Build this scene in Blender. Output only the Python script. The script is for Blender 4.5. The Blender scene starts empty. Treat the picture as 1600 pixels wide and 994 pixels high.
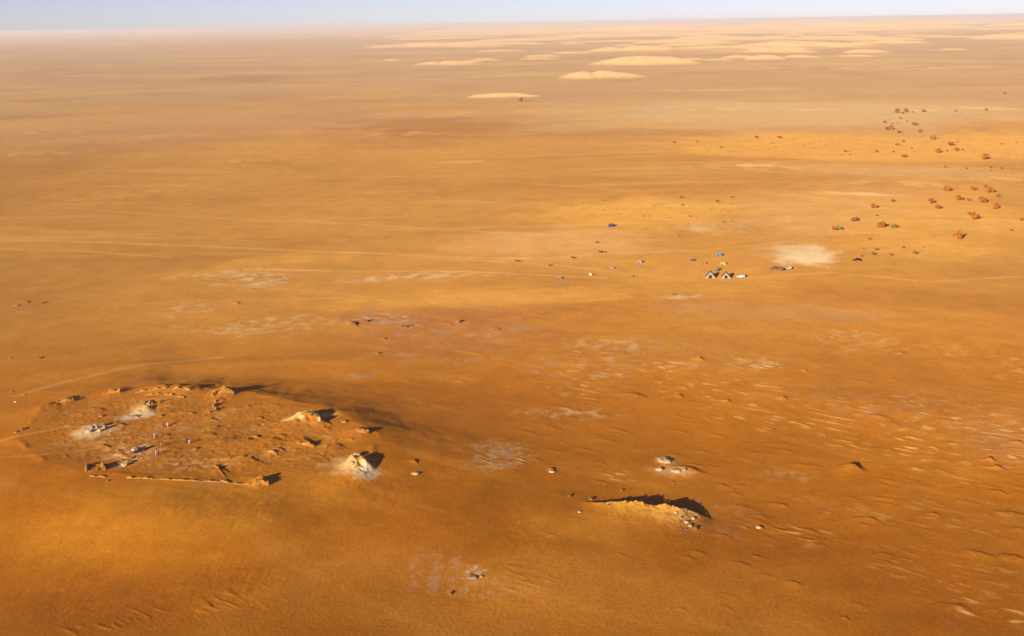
import bpy, bmesh, math, random
import numpy as np
from mathutils import Vector, Matrix, noise as mnoise

S = bpy.context.scene
COL = S.collection
rad = math.radians
# ------------------------------------------------------------------ camera
CAMZ = 150.0
FPX, PW, PH = 1716.0, 1600.0, 994.0            # focal length and photo size in photo pixels
PITCH = math.atan(462.0 / FPX)
ROLL = math.atan(27.0 / 1600.0)
_f = Vector((0, math.cos(PITCH), -math.sin(PITCH)))
_r0 = Vector((1, 0, 0)); _u0 = Vector((0, math.sin(PITCH), math.cos(PITCH)))
_r = math.cos(ROLL) * _r0 - math.sin(ROLL) * _u0
_u = math.cos(ROLL) * _u0 + math.sin(ROLL) * _r0
cd = bpy.data.cameras.new("camera"); cam = bpy.data.objects.new("camera", cd); COL.objects.link(cam)
cd.sensor_fit = 'HORIZONTAL'; cd.sensor_width = 36.0; cd.lens = 36.0 * FPX / PW
cd.clip_start = 0.5; cd.clip_end = 250000.0
M3 = Matrix((_r, _u, -_f)).transposed()
cam.matrix_world = Matrix.Translation((0, 0, CAMZ)) @ M3.to_4x4()
S.camera = cam
# ------------------------------------------------------------------ light
SUN_AZ = 32.0      # light travels towards this azimuth (from +Y to +X)
SUN_EL = 15.0
sd = bpy.data.lights.new("sun", 'SUN'); sd.energy = 5.0; sd.angle = rad(0.5); sd.color = (1.0, 0.93, 0.82)
sun = bpy.data.objects.new("sun", sd); COL.objects.link(sun)
ldir = Vector((math.sin(rad(SUN_AZ)) * math.cos(rad(SUN_EL)), math.cos(rad(SUN_AZ)) * math.cos(rad(SUN_EL)), -math.sin(rad(SUN_EL))))
sun.rotation_euler = ldir.to_track_quat('-Z', 'Y').to_euler()
W = bpy.data.worlds.new("World"); S.world = W; W.use_nodes = True
nt = W.node_tree; nt.nodes.clear()
sky = nt.nodes.new('ShaderNodeTexSky'); sky.sky_type = 'NISHITA'; sky.sun_disc = False
sky.sun_elevation = rad(SUN_EL)
sky.sun_rotation = rad(SUN_AZ + 180.0)
sky.altitude = 1500.0; sky.air_density = 0.42; sky.dust_density = 0.9; sky.ozone_density = 0.0
bg = nt.nodes.new('ShaderNodeBackground'); bg.inputs['Strength'].default_value = 0.062
wo = nt.nodes.new('ShaderNodeOutputWorld')
tint = nt.nodes.new('ShaderNodeMix'); tint.data_type = 'RGBA'; tint.blend_type = 'MULTIPLY'; tint.inputs[0].default_value = 1.0
tint.inputs[7].default_value = (1.22, .98, 1.0, 1)      # dust gives the lower air a faint mauve cast
nt.links.new(sky.outputs[0], tint.inputs[6]); nt.links.new(tint.outputs[2], bg.inputs[0]); nt.links.new(bg.outputs[0], wo.inputs[0])
S.view_settings.view_transform = 'Standard'; S.view_settings.look = 'None'
S.view_settings.exposure = 0.78; S.view_settings.gamma = 1.0; S.view_settings.use_curve_mapping = False
S.render.engine = 'CYCLES'
S.cycles.use_denoising = True
S.cycles.max_bounces = 4; S.cycles.diffuse_bounces = 2; S.cycles.volume_bounces = 1
S.render.film_transparent = False

# ------------------------------------------------------------------ helpers
def tag(o, label=None, cat=None, group=None, kind=None):
    if label: o['label'] = label
    if cat: o['category'] = cat
    if group: o['group'] = group
    if kind: o['kind'] = kind
    return o

def ray(px, py):
    return (_r * ((px - PW / 2) / FPX) + _u * ((PH / 2 - py) / FPX) + _f)

def gp(px, py, z=0.0):
    d = ray(px, py)
    if d.z > -1e-4: d.z = -1e-4
    t = (z - CAMZ) / d.z
    return d.x * t, d.y * t

def principled(name, col, rough=0.9, noise=None, amt=0.25, metallic=0.0, spec=0.2, noise2=None):
    m = bpy.data.materials.new(name); m.use_nodes = True
    n = m.node_tree; b = n.nodes['Principled BSDF']
    b.inputs['Base Color'].default_value = (*col, 1); b.inputs['Roughness'].default_value = rough
    b.inputs['Metallic'].default_value = metallic; b.inputs['Specular IOR Level'].default_value = spec
    if noise:
        tc = n.nodes.new('ShaderNodeTexCoord'); tx = n.nodes.new('ShaderNodeTexNoise')
        tx.inputs['Scale'].default_value = noise; tx.inputs['Detail'].default_value = 5
        rp = n.nodes.new('ShaderNodeValToRGB')
        a = [max(0, c * (1 - amt)) for c in col]; c2 = noise2 or [min(1, c * (1 + amt)) for c in col]
        rp.color_ramp.elements[0].color = (*a, 1); rp.color_ramp.elements[1].color = (*c2, 1)
        rp.color_ramp.elements[0].position = .32; rp.color_ramp.elements[1].position = .68
        n.links.new(tc.outputs['Object'], tx.inputs['Vector']); n.links.new(tx.outputs['Fac'], rp.inputs[0])
        n.links.new(rp.outputs[0], b.inputs['Base Color'])
    return m

def obj(name, bm, mats, parent=None, smooth=False):
    me = bpy.data.meshes.new(name); bm.normal_update(); bm.to_mesh(me); bm.free()
    for m in (mats if isinstance(mats, (list, tuple)) else [mats]): me.materials.append(m)
    if smooth: me.polygons.foreach_set('use_smooth', [True] * len(me.polygons))
    o = bpy.data.objects.new(name, me); COL.objects.link(o)
    if parent: o.parent = parent
    return o

def empty(name, loc=(0, 0, 0), rz=0.0):
    o = bpy.data.objects.new(name, None); COL.objects.link(o); o.location = loc; o.rotation_euler = (0, 0, rz)
    o.empty_display_size = 0.2
    return o

def copy_tree(o, parent=None):
    c = o.copy(); COL.objects.link(c)
    if parent: c.parent = parent
    for ch in list(o.children): copy_tree(ch, c)
    return c

def box(bm, c, s, rot=None):
    g = bmesh.ops.create_cube(bm, size=1.0)['verts']
    m = Matrix.Diagonal((*s, 1)); 
    if rot is not None: m = rot.to_4x4() @ m
    bmesh.ops.transform(bm, matrix=Matrix.Translation(c) @ m, verts=g)
    return g

def tube(bm, p0, p1, r0, r1=None, seg=7):
    r1 = r0 if r1 is None else r1
    p0 = Vector(p0); p1 = Vector(p1); d = p1 - p0
    g = bmesh.ops.create_cone(bm, cap_ends=True, segments=seg, radius1=r0, radius2=r1, depth=d.length)['verts']
    q = Vector((0, 0, 1)).rotation_difference(d.normalized())
    bmesh.ops.transform(bm, matrix=Matrix.Translation((p0 + p1) / 2) @ q.to_matrix().to_4x4(), verts=g)

# ------------------------------------------------------------------ noise on arrays
_rng = np.random.RandomState(7)
_ang = _rng.rand(256) * 2 * np.pi
_GX = np.cos(_ang).astype(np.float32); _GY = np.sin(_ang).astype(np.float32)
def pn(x, y, seed=0):
    """gradient noise, about -1..1"""
    xi = np.floor(x); yi = np.floor(y)
    xf = (x - xi).astype(np.float32); yf = (y - yi).astype(np.float32)
    xi = xi.astype(np.int64); yi = yi.astype(np.int64)
    u = xf * xf * xf * (xf * (xf * 6 - 15) + 10); v = yf * yf * yf * (yf * (yf * 6 - 15) + 10)
    def g(ix, iy, fx, fy):
        h = (ix * 374761393 + iy * 668265263 + seed * 974634777) & 0xffffffff
        h = ((h ^ (h >> 13)) * 1274126177) & 0xffffffff
        k = ((h ^ (h >> 16)) >> 4) & 255
        return _GX[k] * fx + _GY[k] * fy
    a = g(xi, yi, xf, yf); b = g(xi + 1, yi, xf - 1, yf)
    c = g(xi, yi + 1, xf, yf - 1); d = g(xi + 1, yi + 1, xf - 1, yf - 1)
    t = a + u * (b - a)
    return (t + v * ((c + u * (d - c)) - t)) * 1.5

def sst(a, b, x):
    t = np.clip((x - a) / (b - a), 0, 1); return t * t * (3 - 2 * t)

# ------------------------------------------------------------------ ground sheet (polar heightfield, finer where it is seen closer)
rows = [3.0, 12., 30., 60., 95., 130., 165., 195., 215.]
pxd = 1716.0 * math.tan(rad(33.5))
r = CAMZ / math.tan(rad(33.5))
while True:
    rows.append(r)
    dr = min(0.55 * r * r / (FPX * CAMZ) * 1.9, r * 0.008)
    r += dr
    if r > 70000: break
rows.append(70000.0)
RR = np.array(rows)
fine = np.arange(-31.0, 31.001, 0.043)
coarse = np.arange(34.0, 327.0, 3.5)
TH = np.radians(np.concatenate([fine, coarse]))
NR, NC, NF = len(RR), len(TH), len(fine)
R2, T2 = np.meshgrid(RR, TH, indexing='ij')
X = R2 * np.sin(T2); Y = R2 * np.cos(T2)
dR = np.gradient(RR)[:, None]
SP = np.maximum(dR, RR[:, None] * math.radians(0.043)) + np.zeros_like(X)
H = np.zeros_like(X)

def fade(lam):  # suppress waves the sheet is too coarse for
    return np.clip((lam / SP - 2.0) / 2.0, 0, 1)

def win(cx, cy, R):
    d = math.hypot(cx, cy); a = math.degrees(math.atan2(cx, cy)); da = math.degrees(math.asin(min(1, R / max(d, R + 1))))
    r0 = np.searchsorted(RR, max(0, d - R)); r1 = np.searchsorted(RR, d + R)
    c0 = np.searchsorted(fine, a - da); c1 = np.searchsorted(fine, a + da)
    return slice(max(0, r0 - 1), min(NR, r1 + 1)), slice(max(0, c0 - 1), min(NF, c1 + 1))

def frame(px, py, z=0.0):
    """world centre, lateral unit, radial unit, metres per photo pixel sideways and in depth"""
    x, y = gp(px, py, z); d = math.hypot(x, y)
    x1, y1 = gp(px + 4, py, z)
    ml = math.hypot(x1 - x, y1 - y) / 4
    x2, y2 = gp(px, py - 1, z); x3, y3 = gp(px, py + 1, z)
    md = abs(math.hypot(x2, y2) - math.hypot(x3, y3)) / 2
    er = (x / d, y / d); el = (y / d, -x / d)
    return (x, y), el, er, ml, md

# 1. broad swells and flats
H += 2.2 * pn(X / 420, Y / 300, 1) * fade(300) + 1.1 * pn(X / 150 + 3, Y / 110, 2) * fade(110)
H += 0.42 * pn(X / 52, Y / 38, 3) * fade(38)
near = 1 - sst(700, 1500, R2)
H += 0.10 * pn(X / 19, Y / 12, 4) * fade(12)
H += 6.0 * pn(X / 2600, Y / 2600, 5) * sst(2500, 6000, R2)
# transverse streak axis: ridges stand square to the wind
ca, sa = math.cos(rad(-33)), math.sin(rad(-33))
U = X * ca + Y * sa; V = -X * sa + Y * ca
n1 = pn(U / 6.5 + .25 * pn(U / 9, V / 9, 14), V / 1.9, 11); n2 = pn(U / 3.2, V / 1.1, 12); nbig = pn(X / 45, Y / 45, 13)
gate = sst(-.5, .25, pn(X / 14, Y / 14, 15) + .4 * pn(X / 37, Y / 37, 16))
streak = np.zeros_like(X)            # where wind-combed hummocks stand
def add_mask(M, px, py, rx, ry, s=1.0, z=0.0, soft=1.0, power=1.0):
    (cx, cy), el, er, ml, md = frame(px, py, z)
    a, b = rx * ml, ry * md; R = 1.6 * max(a, b)
    sr, sc = win(cx, cy, R)
    dx, dy = X[sr, sc] - cx, Y[sr, sc] - cy
    q = np.sqrt(((dx * el[0] + dy * el[1]) / a) ** 2 + ((dx * er[0] + dy * er[1]) / b) ** 2)
    wob = 0.35 * pn(X[sr, sc] / (a * .45), Y[sr, sc] / (b * .45), int(px * 7 + py) % 997) + 0.16 * pn(X[sr, sc] / (a * .16), Y[sr, sc] / (b * .16), int(px + py * 3) % 997)
    w = s * (1 - sst(1 - .45 * soft, 1 + .35 * soft, q + wob))
    M[sr, sc] = np.maximum(M[sr, sc], w ** power)
for a in [(1045, 573, 55, 10), (1182, 570, 50, 15), (1150, 610, 120, 22, .8), (1290, 650, 170, 30, .7), (1420, 650, 200, 40, .75),
          (1440, 690, 160, 25, .8), (1455, 738, 70, 14, .9), (1560, 690, 90, 40, .8), (930, 570, 110, 26, .8), (900, 610, 60, 14, .6),
          (890, 645, 70, 9, .6), (780, 722, 50, 26, .8), (1340, 800, 100, 14, .3), (1500, 800, 130, 30, .3), (1500, 900, 140, 40, .2),
          (1200, 850, 120, 24, .2), (1550, 950, 70, 20, .8), (300, 962, 190, 22, .7), (760, 920, 120, 36, .35), (1430, 545, 110, 14, .6),
          (1340, 530, 50, 14, .7), (1580, 575, 60, 20, .5), (430, 500, 120, 28, .5), (690, 510, 130, 26, .6), (360, 435, 90, 10, .5),
          (620, 435, 130, 8, .4), (640, 560, 120, 20, .35), (940, 745, 50, 10, .6), (1230, 830, 90, 12, .5)]:
    add_mask(streak, *a)
bumps = np.maximum(0, n1 - 0.22) * 1.25 + 0.32 * np.maximum(0, n2 - .05)
streak *= .15 + .85 * gate
H += streak * bumps * 0.65 * fade(2.4) * np.clip(0.75 + nbig, .2, 1.5)
H += 0.02 * (n1 * fade(2.4) * (0.35 + .9 * np.maximum(0, nbig))) * near
# small grainy ripples on the foreground sand
sparse = sst(.15, .6, pn(X / 28, Y / 22, 21))
c2, s2 = math.cos(rad(65)), math.sin(rad(65))
rip = pn((X * c2 + Y * s2) / 3.4, (-X * s2 + Y * c2) / 1.25, 22)
ripm = 0.25 * sparse
for a in [(300, 815, 60, 40), (390, 815, 55, 45), (440, 770, 60, 25), (600, 790, 60, 30), (360, 920, 90, 30, .6), (820, 850, 60, 30, .6),
          (60, 900, 70, 60, .5), (110, 940, 60, 40, .6), (550, 770, 40, 25, .8)]:
    add_mask(ripm, *a)
H += 0.15 * rip * ripm * fade(1.2) * near
H += 0.045 * pn(X / .95, Y / .95, 23) * fade(.9)

def hummock(px, py, wpx, h, vfront=None, vback=None, ang=-33, z=0.0, rough=.2, flat=1.0, curv=.22):
    (cx, cy), el, er, ml, md = frame(px, py, z)
    wu = wpx * ml * .5; vf = vfront or wu * .7; vb = vback or wu * .28
    R = 3.2 * max(wu, vf, vb); sr, sc = win(cx, cy, R)
    dx, dy = X[sr, sc] - cx, Y[sr, sc] - cy
    c, s = math.cos(rad(ang)), math.sin(rad(ang))
    u = dx * c + dy * s; v = -dx * s + dy * c
    v = v + curv * (u * u) / max(wu, .1)
    v = v + rough * wu * pn(u / (wu * .5), v / (wu * .5) + 9, int(px) % 91)
    p = np.exp(-(u / wu) ** 2) * np.where(v < 0, np.exp(-(np.abs(v) / vf) ** 1.6), np.exp(-(v / vb) ** 2))
    if flat < 1: p = np.minimum(p, flat * (1 + .15 * pn(u / .9, v / .9, 3))) / flat
    H[sr, sc] += h * p
for a in [(1332, 727, 30, 1.7, 5.5, 1.7), (1547, 716, 16, 1.1), (1558, 727, 16, .8), (548, 506, 26, 1.5, 4, 1.0), (1222, 622, 14, .9),
          (1060, 618, 16, .9), (1135, 626, 14, .7), (1092, 563, 18, .9), (1256, 579, 14, .6), (1408, 551, 16, .6),
          (862, 739, 12, .6), (648, 741, 14, .55), (990, 616, 40, .7), (1300, 690, 8, .5), (1560, 765, 30, .4),
          (1585, 800, 34, .45), (1240, 912, 24, .25), (1320, 965, 14, .25), (1530, 862, 40, .35), (1500, 945, 50, .3), (1160, 885, 30, .2),
          (1265, 826, 26, .3), (1360, 808, 30, .5), (1460, 800, 16, .5), (1220, 785, 24, .4), (1590, 690, 20, .8), (1590, 870, 50, .5),
          (715, 503, 14, .8), (703, 506, 10, .5), (775, 515, 18, .7), (590, 555, 12, .6), (600, 530, 10, .7), (370, 472, 14, .7), (395, 450, 12, .5),
          (40, 628, 8, .6), (20, 620, 8, .5), (1375, 650, 30, .45), (1480, 655, 30, .5), (1190, 825, 8, .5),
          (1075, 735, 40, 1.0, 5, 2.5), (1040, 718, 26, .8, 3, 1.5)]:
    hummock(*a)
rnd = random.Random(5)
for i in range(70):     # loose hummocks over the right-hand half of the plain
    px = rnd.uniform(960, 1640); py = rnd.uniform(590, 960)
    if 900 < px < 1130 and 760 < py < 850: continue
    hummock(px, py, rnd.uniform(8, 30), rnd.uniform(.06, .22), ang=rnd.uniform(-45, -22))
for i in range(60):
    px = rnd.uniform(600, 1640); py = rnd.uniform(490, 600)
    hummock(px, py, rnd.uniform(10, 26), rnd.uniform(.1, .3), ang=rnd.uniform(-45, -22))

for i in range(230):     # thin wind-drawn sand streaks, thickest to the right
    px = rnd.uniform(820, 1640); py = rnd.triangular(520, 900, 650)
    if 900 < px < 1130 and 760 < py < 850: continue
    w_ = rnd.uniform(12, 40); m_ = w_ * .11
    hummock(px, py, w_, rnd.uniform(.07, .24), vfront=m_ * rnd.uniform(.3, .6), vback=m_ * rnd.uniform(.12, .25), ang=rnd.uniform(-42, -20), rough=.14, curv=rnd.uniform(-.05, .12))
# 2. the ruin mound on the left
def poly_sd(pts, Xs, Ys):
    best = np.full(Xs.shape, 1e9); inside = np.zeros(Xs.shape, bool); n = len(pts)
    for i in range(n):
        x0, y0 = pts[i]; x1, y1 = pts[(i + 1) % n]
        ex, ey = x1 - x0, y1 - y0; L2 = ex * ex + ey * ey
        t = np.clip(((Xs - x0) * ex + (Ys - y0) * ey) / L2, 0, 1)
        best = np.minimum(best, (Xs - x0 - t * ex) ** 2 + (Ys - y0 - t * ey) ** 2)
        cnd = (y0 > Ys) != (y1 > Ys)
        with np.errstate(divide='ignore', invalid='ignore'):
            xx = (x1 - x0) * (Ys - y0) / (y1 - y0 + 1e-12) + x0
        inside ^= cnd & (Xs < xx)
    sdv = np.sqrt(best); return np.where(inside, -sdv, sdv)
PZ = 6.0
mound_px = [(25, 690), (60, 641), (105, 624), (180, 612), (240, 606), (300, 605), (368, 613), (430, 622), (520, 640), (585, 678), (588, 715), (560, 738),
            (480, 742), (420, 754), (330, 753), (205, 750), (130, 744), (70, 725)]
mp = [gp(a, b, PZ) for a, b in mound_px]
mcx = sum(p[0] for p in mp) / len(mp); mcy = sum(p[1] for p in mp) / len(mp)
sr, sc = win(mcx, mcy, 330.0)
Xs, Ys = X[sr, sc], Y[sr, sc]
sdm = poly_sd(mp, Xs, Ys)
sdw = sdm + 2.6 * pn(Xs / 13, Ys / 13, 31) * .7 + .6 * pn(Xs / 4.5, Ys / 4.5, 32)
nearside = sst(10, -30, Ys - mcy) if False else 1 - sst(-28, 12, Ys - mcy)
rightside = sst(15, 60, Xs - mcx)
leftside = sst(-10, -55, Xs - mcx) if False else 1 - sst(-60, -25, Xs - mcx)
nearside = np.maximum(nearside, leftside * .7)
Lf = 22.0 + 26.0 * nearside + 5.0 * rightside * (1 - nearside)
fall = np.exp(-(np.maximum(0, sdw) / Lf) ** 1.35)
mesa = PZ * fall * (1 - sst(150, 200, sdm))
inner = 1 - sst(-16, 1, sdw)
lip = 0.35 * np.exp(-((sdw + .6) / 1.6) ** 2) * np.clip(-.1 + 1.3 * pn(Xs / 9, Ys / 9, 33), 0, 1.2)
rough = inner * (0.2 * np.maximum(0, pn(Xs / 5.5, Ys / 3.2, 34) - .05) + .26 * np.maximum(0, pn(Xs / 2.1, Ys / 1.6, 35) - .1) + .45 * pn(Xs / 22, Ys / 22, 36))
H[sr, sc] = H[sr, sc] * (1 - .5 * inner) + mesa + lip + rough
MS = (sr, sc, sdw, inner)
# long dark shoulder on the mound's right, gentle apron towards the camera
def bigswell(px, py, wl, wd, h, tilt=0, z=0):
    (cx, cy), el, er, ml, md = frame(px, py, z)
    R = 2.6 * max(wl, wd); q1, q2 = win(cx, cy, R)
    dx, dy = X[q1, q2] - cx, Y[q1, q2] - cy
    c, s = math.cos(rad(tilt)), math.sin(rad(tilt)); u = dx * c + dy * s; v = -dx * s + dy * c
    H[q1, q2] += h * np.exp(-(u / wl) ** 2 - (v / wd) ** 2)
bigswell(270, 842, 50, 22, 3.6, -8)
bigswell(60, 880, 22, 30, -1.6, -8)
bigswell(560, 690, 12, 22, 1.0, 20)
bigswell(900, 880, 40, 22, 1.6, -20)
bigswell(640, 830, 14, 34, .9, -28)
bigswell(740, 800, 10, 30, .8, -30)
bigswell(330, 575, 62, 9, 1.2, 6)
bigswell(940, 820, 26, 16, 1.6, -25)
bigswell(1360, 690, 60, 30, -.8, -20)
bigswell(520, 600, 40, 10, -.6, -6)
for a in [(484, 656, 40, 3.0, 4.4, 2.2, .5), (500, 664, 16, 1.6, 2.5, 1.2), (265, 610, 70, 1.5, 5, 5.5), (352, 615, 34, 1.7, 4, 5.5), (105, 628, 24, 1.5, 4, 5), (182, 614, 26, 1.2, 4, 5), (300, 611, 40, 1.3, 4, 5), (408, 757, 24, 1.3, 4, 2.2), (563, 676, 30, .9, 5, 1.2), (562, 725, 30, 2.5, 3.2, 1.8, .5), (549, 726, 16, .9, 3, 1.5), (577, 731, 16, .9, 3, 1.5), (564, 730, 10, -2.2, 1.1, .9), (556, 742, 40, 1.0, 6, 4), (350, 615, 34, 1.0, 5, 1.5), (478, 692, 32, .9, 6, 1.0),
          (385, 688, 30, .7, 5, 1.5), (435, 705, 26, .7, 4, 1.2), (410, 754, 26, .8, 4, 1.0), (335, 640, 16, .7, 2.5, 1), (330, 655, 16, .6, 2.5, 1),
          (228, 640, 26, 1.0, 4, 1.5), (75, 635, 40, 1.0, 6, 2), (150, 640, 30, .5, 4, 1.5), (140, 675, 40, .6, 5, 3), (350, 690, 50, .8, 6, 3), (420, 690, 44, .7, 6, 3), (385, 720, 60, .8, 6, 2.5), (520, 700, 40, .8, 6, 3), (340, 738, 40, .5, 3, 1.5),
          (450, 665, 50, .6, 6, 3), (335, 668, 18, .5, 2.5, 1), (330, 680, 18, .5, 2.5, 1)]:
    hummock(a[0], a[1], a[2], a[3], a[4], a[5], ang=-20, z=PZ, rough=.3, flat=a[6] if len(a) > 6 else 1.0)

for i in range(26):     # low eroded humps all over the ruin field
    a_ = rnd.uniform(0, 6.28); q_ = math.sqrt(rnd.random()) * .93
    hummock(305 + 268 * q_ * math.cos(a_), 680 + 66 * q_ * math.sin(a_), rnd.uniform(9, 26), rnd.uniform(.15, .5), ang=rnd.uniform(-45, 0), z=PZ, rough=.5)
# 3. the crag ridge right of centre
crest_px = [(915, 792, .2), (945, 791, 1.8), (975, 788, 3.2), (1000, 787, 3.6), (1020, 791, 3.0), (1040, 789, 4.0), (1062, 792, 3.9), (1082, 799, 2.4), (1098, 806, 1.2), (1112, 812, .2)]
cr = [(*gp(a, b, z), z) for a, b, z in crest_px]
ccx, ccy = gp(1010, 800, 0); sr2, sc2 = win(ccx, ccy, 70)
Xs, Ys = X[sr2, sc2], Y[sr2, sc2]
ax_, ay_ = cr[-1][0] - cr[0][0], cr[-1][1] - cr[0][1]; al_ = math.hypot(ax_, ay_); ax_ /= al_; ay_ /= al_
cu = [(p[0] - cr[0][0]) * ax_ + (p[1] - cr[0][1]) * ay_ for p in cr]; cv = [-(p[0] - cr[0][0]) * ay_ + (p[1] - cr[0][1]) * ax_ for p in cr]
uu = (Xs - cr[0][0]) * ax_ + (Ys - cr[0][1]) * ay_; vv = -(Xs - cr[0][0]) * ay_ + (Ys - cr[0][1]) * ax_
fu = np.linspace(cu[0] - 6, cu[-1] + 6, 200); ker = np.exp(-(np.arange(-12, 13) / 5.0) ** 2); ker /= ker.sum()
fv = np.convolve(np.pad(np.interp(fu, cu, cv), 12, mode='edge'), ker, 'valid'); fh = np.convolve(np.pad(np.interp(fu, cu, [p[2] for p in cr], 0, 0), 12, mode='edge'), ker, 'valid')
bh = np.interp(uu, fu, fh, 0, 0); bo = 0.0
dd = vv - np.interp(uu, fu, fv) + .8 * pn(Xs / 4.2, Ys / 4.2, 41) + .4 * pn(Xs / 1.5, Ys / 1.5, 42)
spread = np.clip(-dd / 16.0, 0, 1) * 7.0      # the apron widens downhill
bh = bh * (1 - spread / 20) * .88 * (1 + np.exp(-(dd / 1.8) ** 2) * (.20 * pn(uu / 2.6, vv / 3, 44) + .14 * pn(uu / .9, vv / 1.5, 45)))
prof = np.where(dd < 0, .30 * np.exp(-(np.abs(dd) / 4.0) ** 1.4) + .70 * np.exp(-(np.abs(dd) / 14.0) ** 1.6), np.exp(-(np.maximum(dd, 0) / 1.1) ** 2))
H[sr2, sc2] += bh * prof * (1 + .05 * pn(Xs / 2.2, Ys / 2.2, 43)) 
RM = (sr2, sc2, prof * bh)

# 4. dunes far out: pale sand heaped on the plain
pale = np.zeros_like(X)
def dune(px, py, hw, h, depth, k=1.0, twin=0):
    (cx, cy), el, er, ml, md = frame(px, py, 0)
    a, b = hw * ml, depth; R = 1.5 * max(a, b); q1, q2 = win(cx, cy, R)
    dx, dy = X[q1, q2] - cx, Y[q1, q2] - cy
    u = (dx * el[0] + dy * el[1]) / a; v = (dx * er[0] + dy * er[1]) / b
    u = u + .12 * v; v = v + .5 * u * u * k - .15
    q = u * u + v * v * 1.15 + .18 * pn(X[q1, q2] / (a * .45), Y[q1, q2] / (b * .6), int(px) % 77) + .05 * pn(X[q1, q2] / (a * .14), Y[q1, q2] / (b * .3), int(px) % 71)
    p = np.maximum(0, 1 - q)
    top = p ** .9 * (1 - .3 * twin * np.exp(-((u + .15) / .12) ** 2))
    H[q1, q2] += h * top
    pale[q1, q2] = np.maximum(pale[q1, q2], sst(0.0, .42, p) * (.82 + .18 * pn(X[q1, q2] / (a * .2), Y[q1, q2] / (b * .3), 5)))
for a in [(698, 101, 48, 12, 130, 1, 1), (1003, 101, 86, 26, 210), (938, 121, 70, 15, 130, 1, 1), (784, 151, 60, 6.5, 70, 1), (985, 80, 70, 20, 260, 1, 1),
          (1195, 93, 36, 14, 200), (1215, 82, 60, 22, 260, 1, 1), (640, 73, 60, 14, 250), (715, 72, 80, 22, 300, 1, 1), (790, 70, 60, 16, 260), (820, 64, 70, 20, 400),
          (880, 60, 60, 16, 400), (1060, 68, 70, 22, 400), (1140, 64, 90, 26, 450, 1, 1), (1250, 72, 110, 22, 420), (1290, 62, 90, 22, 500), (1380, 63, 60, 12, 400),
          (1010, 58, 90, 26, 600), (930, 55, 60, 22, 600), (1180, 53, 110, 26, 700), (1090, 50, 120, 26, 800), (1570, 60, 60, 18, 500), (1585, 46, 60, 24, 700),
          (1340, 50, 90, 22, 800), (700, 60, 60, 12, 500), (1450, 38, 130, 30, 1200), (1250, 42, 120, 26, 1200), (960, 48, 120, 24, 1000), (760, 52, 80, 16, 900),
          (1175, 76, 90, 8, 150), (1100, 78, 60, 7, 120)]:
    dune(*a)
for i in range(46):     # thin broken drifts between the bigger dunes
    py_ = rnd.uniform(47, 98); dune(rnd.uniform(580, 1500), py_, rnd.uniform(12, 40), rnd.uniform(2, 6) * (110 / py_), rnd.uniform(60, 150) * (110 / py_) ** 1.5)
fn = pn(X / 1500, Y / 900, 51) + .4 * pn(X / 420 + 5, Y / 300, 52) * fade(300)
rim = sst(9500, 14000, R2) * (1 - sst(42000, 60000, R2)) * sst(.10, .35, fn) * (.35 + .65 * sst(-.25, .05, np.arctan2(X, Y)))
H += 62.0 * rim * np.clip(fn + .2, 0, 1)
pale = np.maximum(pale, rim * sst(.05, .3, fn))
fn2 = pn(X / 700 + 9, Y / 600, 53)
mid = sst(4800, 6500, R2) * (1 - sst(9000, 12000, R2)) * sst(.30, .55, fn2) * sst(-400, 900, X)
H += 12 * mid; pale = np.maximum(pale, mid * .9)

# ------------------------------------------------------------------ colour of the ground (albedo), with some light and shade painted in
def mixc(C, col, w):
    for k in range(3): C[k] += (col[k] - C[k]) * w
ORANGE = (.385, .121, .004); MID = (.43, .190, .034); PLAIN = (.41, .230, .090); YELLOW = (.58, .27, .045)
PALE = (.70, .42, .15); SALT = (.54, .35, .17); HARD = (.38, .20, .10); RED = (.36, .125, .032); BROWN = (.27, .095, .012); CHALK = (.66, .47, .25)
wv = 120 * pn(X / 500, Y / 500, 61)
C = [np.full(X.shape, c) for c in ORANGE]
mixc(C, (.29, .082, .002), .75 * (1 - sst(270, 345, R2 + .25 * wv)))  # vignette-like darkening of the nearest sand, painted into its colour
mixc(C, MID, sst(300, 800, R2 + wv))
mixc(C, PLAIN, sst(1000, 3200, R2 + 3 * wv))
v1 = pn(X / 210, Y / 160, 62) + .5 * pn(X / 60, Y / 60, 63) * fade(60) + .25 * pn(X / 17, Y / 17, 64) * fade(17)
mixc(C, BROWN, .28 * sst(-.1, .8, -v1)); mixc(C, YELLOW, .22 * sst(-.1, .8, v1))
far1 = pn(X / 900, Y / 500, 65) + .5 * pn(X / 260, Y / 200, 66) * fade(200)
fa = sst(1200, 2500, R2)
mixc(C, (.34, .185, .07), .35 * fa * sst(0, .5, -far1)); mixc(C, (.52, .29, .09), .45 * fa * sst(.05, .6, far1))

def patch(px, py, rx, ry, col, s=1.0, z=0.0, frag=None, soft=1.0):
    M = np.zeros((1, 1)); (cx, cy), el, er, ml, md = frame(px, py, z)
    a, b = rx * ml, ry * md; R = 1.7 * max(a, b); q1, q2 = win(cx, cy, R)
    xx, yy = X[q1, q2], Y[q1, q2]
    dx, dy = xx - cx, yy - cy
    u = (dx * el[0] + dy * el[1]); v = (dx * er[0] + dy * er[1])
    q = np.sqrt((u / a) ** 2 + (v / b) ** 2)
    sd_ = int(px * 7 + py * 13) % 991
    q = q + .38 * pn(u / (a * .5), v / (b * .5), sd_) + .18 * pn(u / (a * .17), v / (b * .17), sd_ + 1)
    w = s * (1 - sst(1 - .55 * soft, 1 + .45 * soft, q))
    if frag:
        g = pn(xx / frag, yy / frag, sd_ + 2) + .5 * pn(xx / (frag * .4), yy / (frag * .4), sd_ + 3)
        w = w * sst(-.15, .45, g)
    for k in range(3):
        C[k][q1, q2] += (col[k] - C[k][q1, q2]) * w
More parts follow.
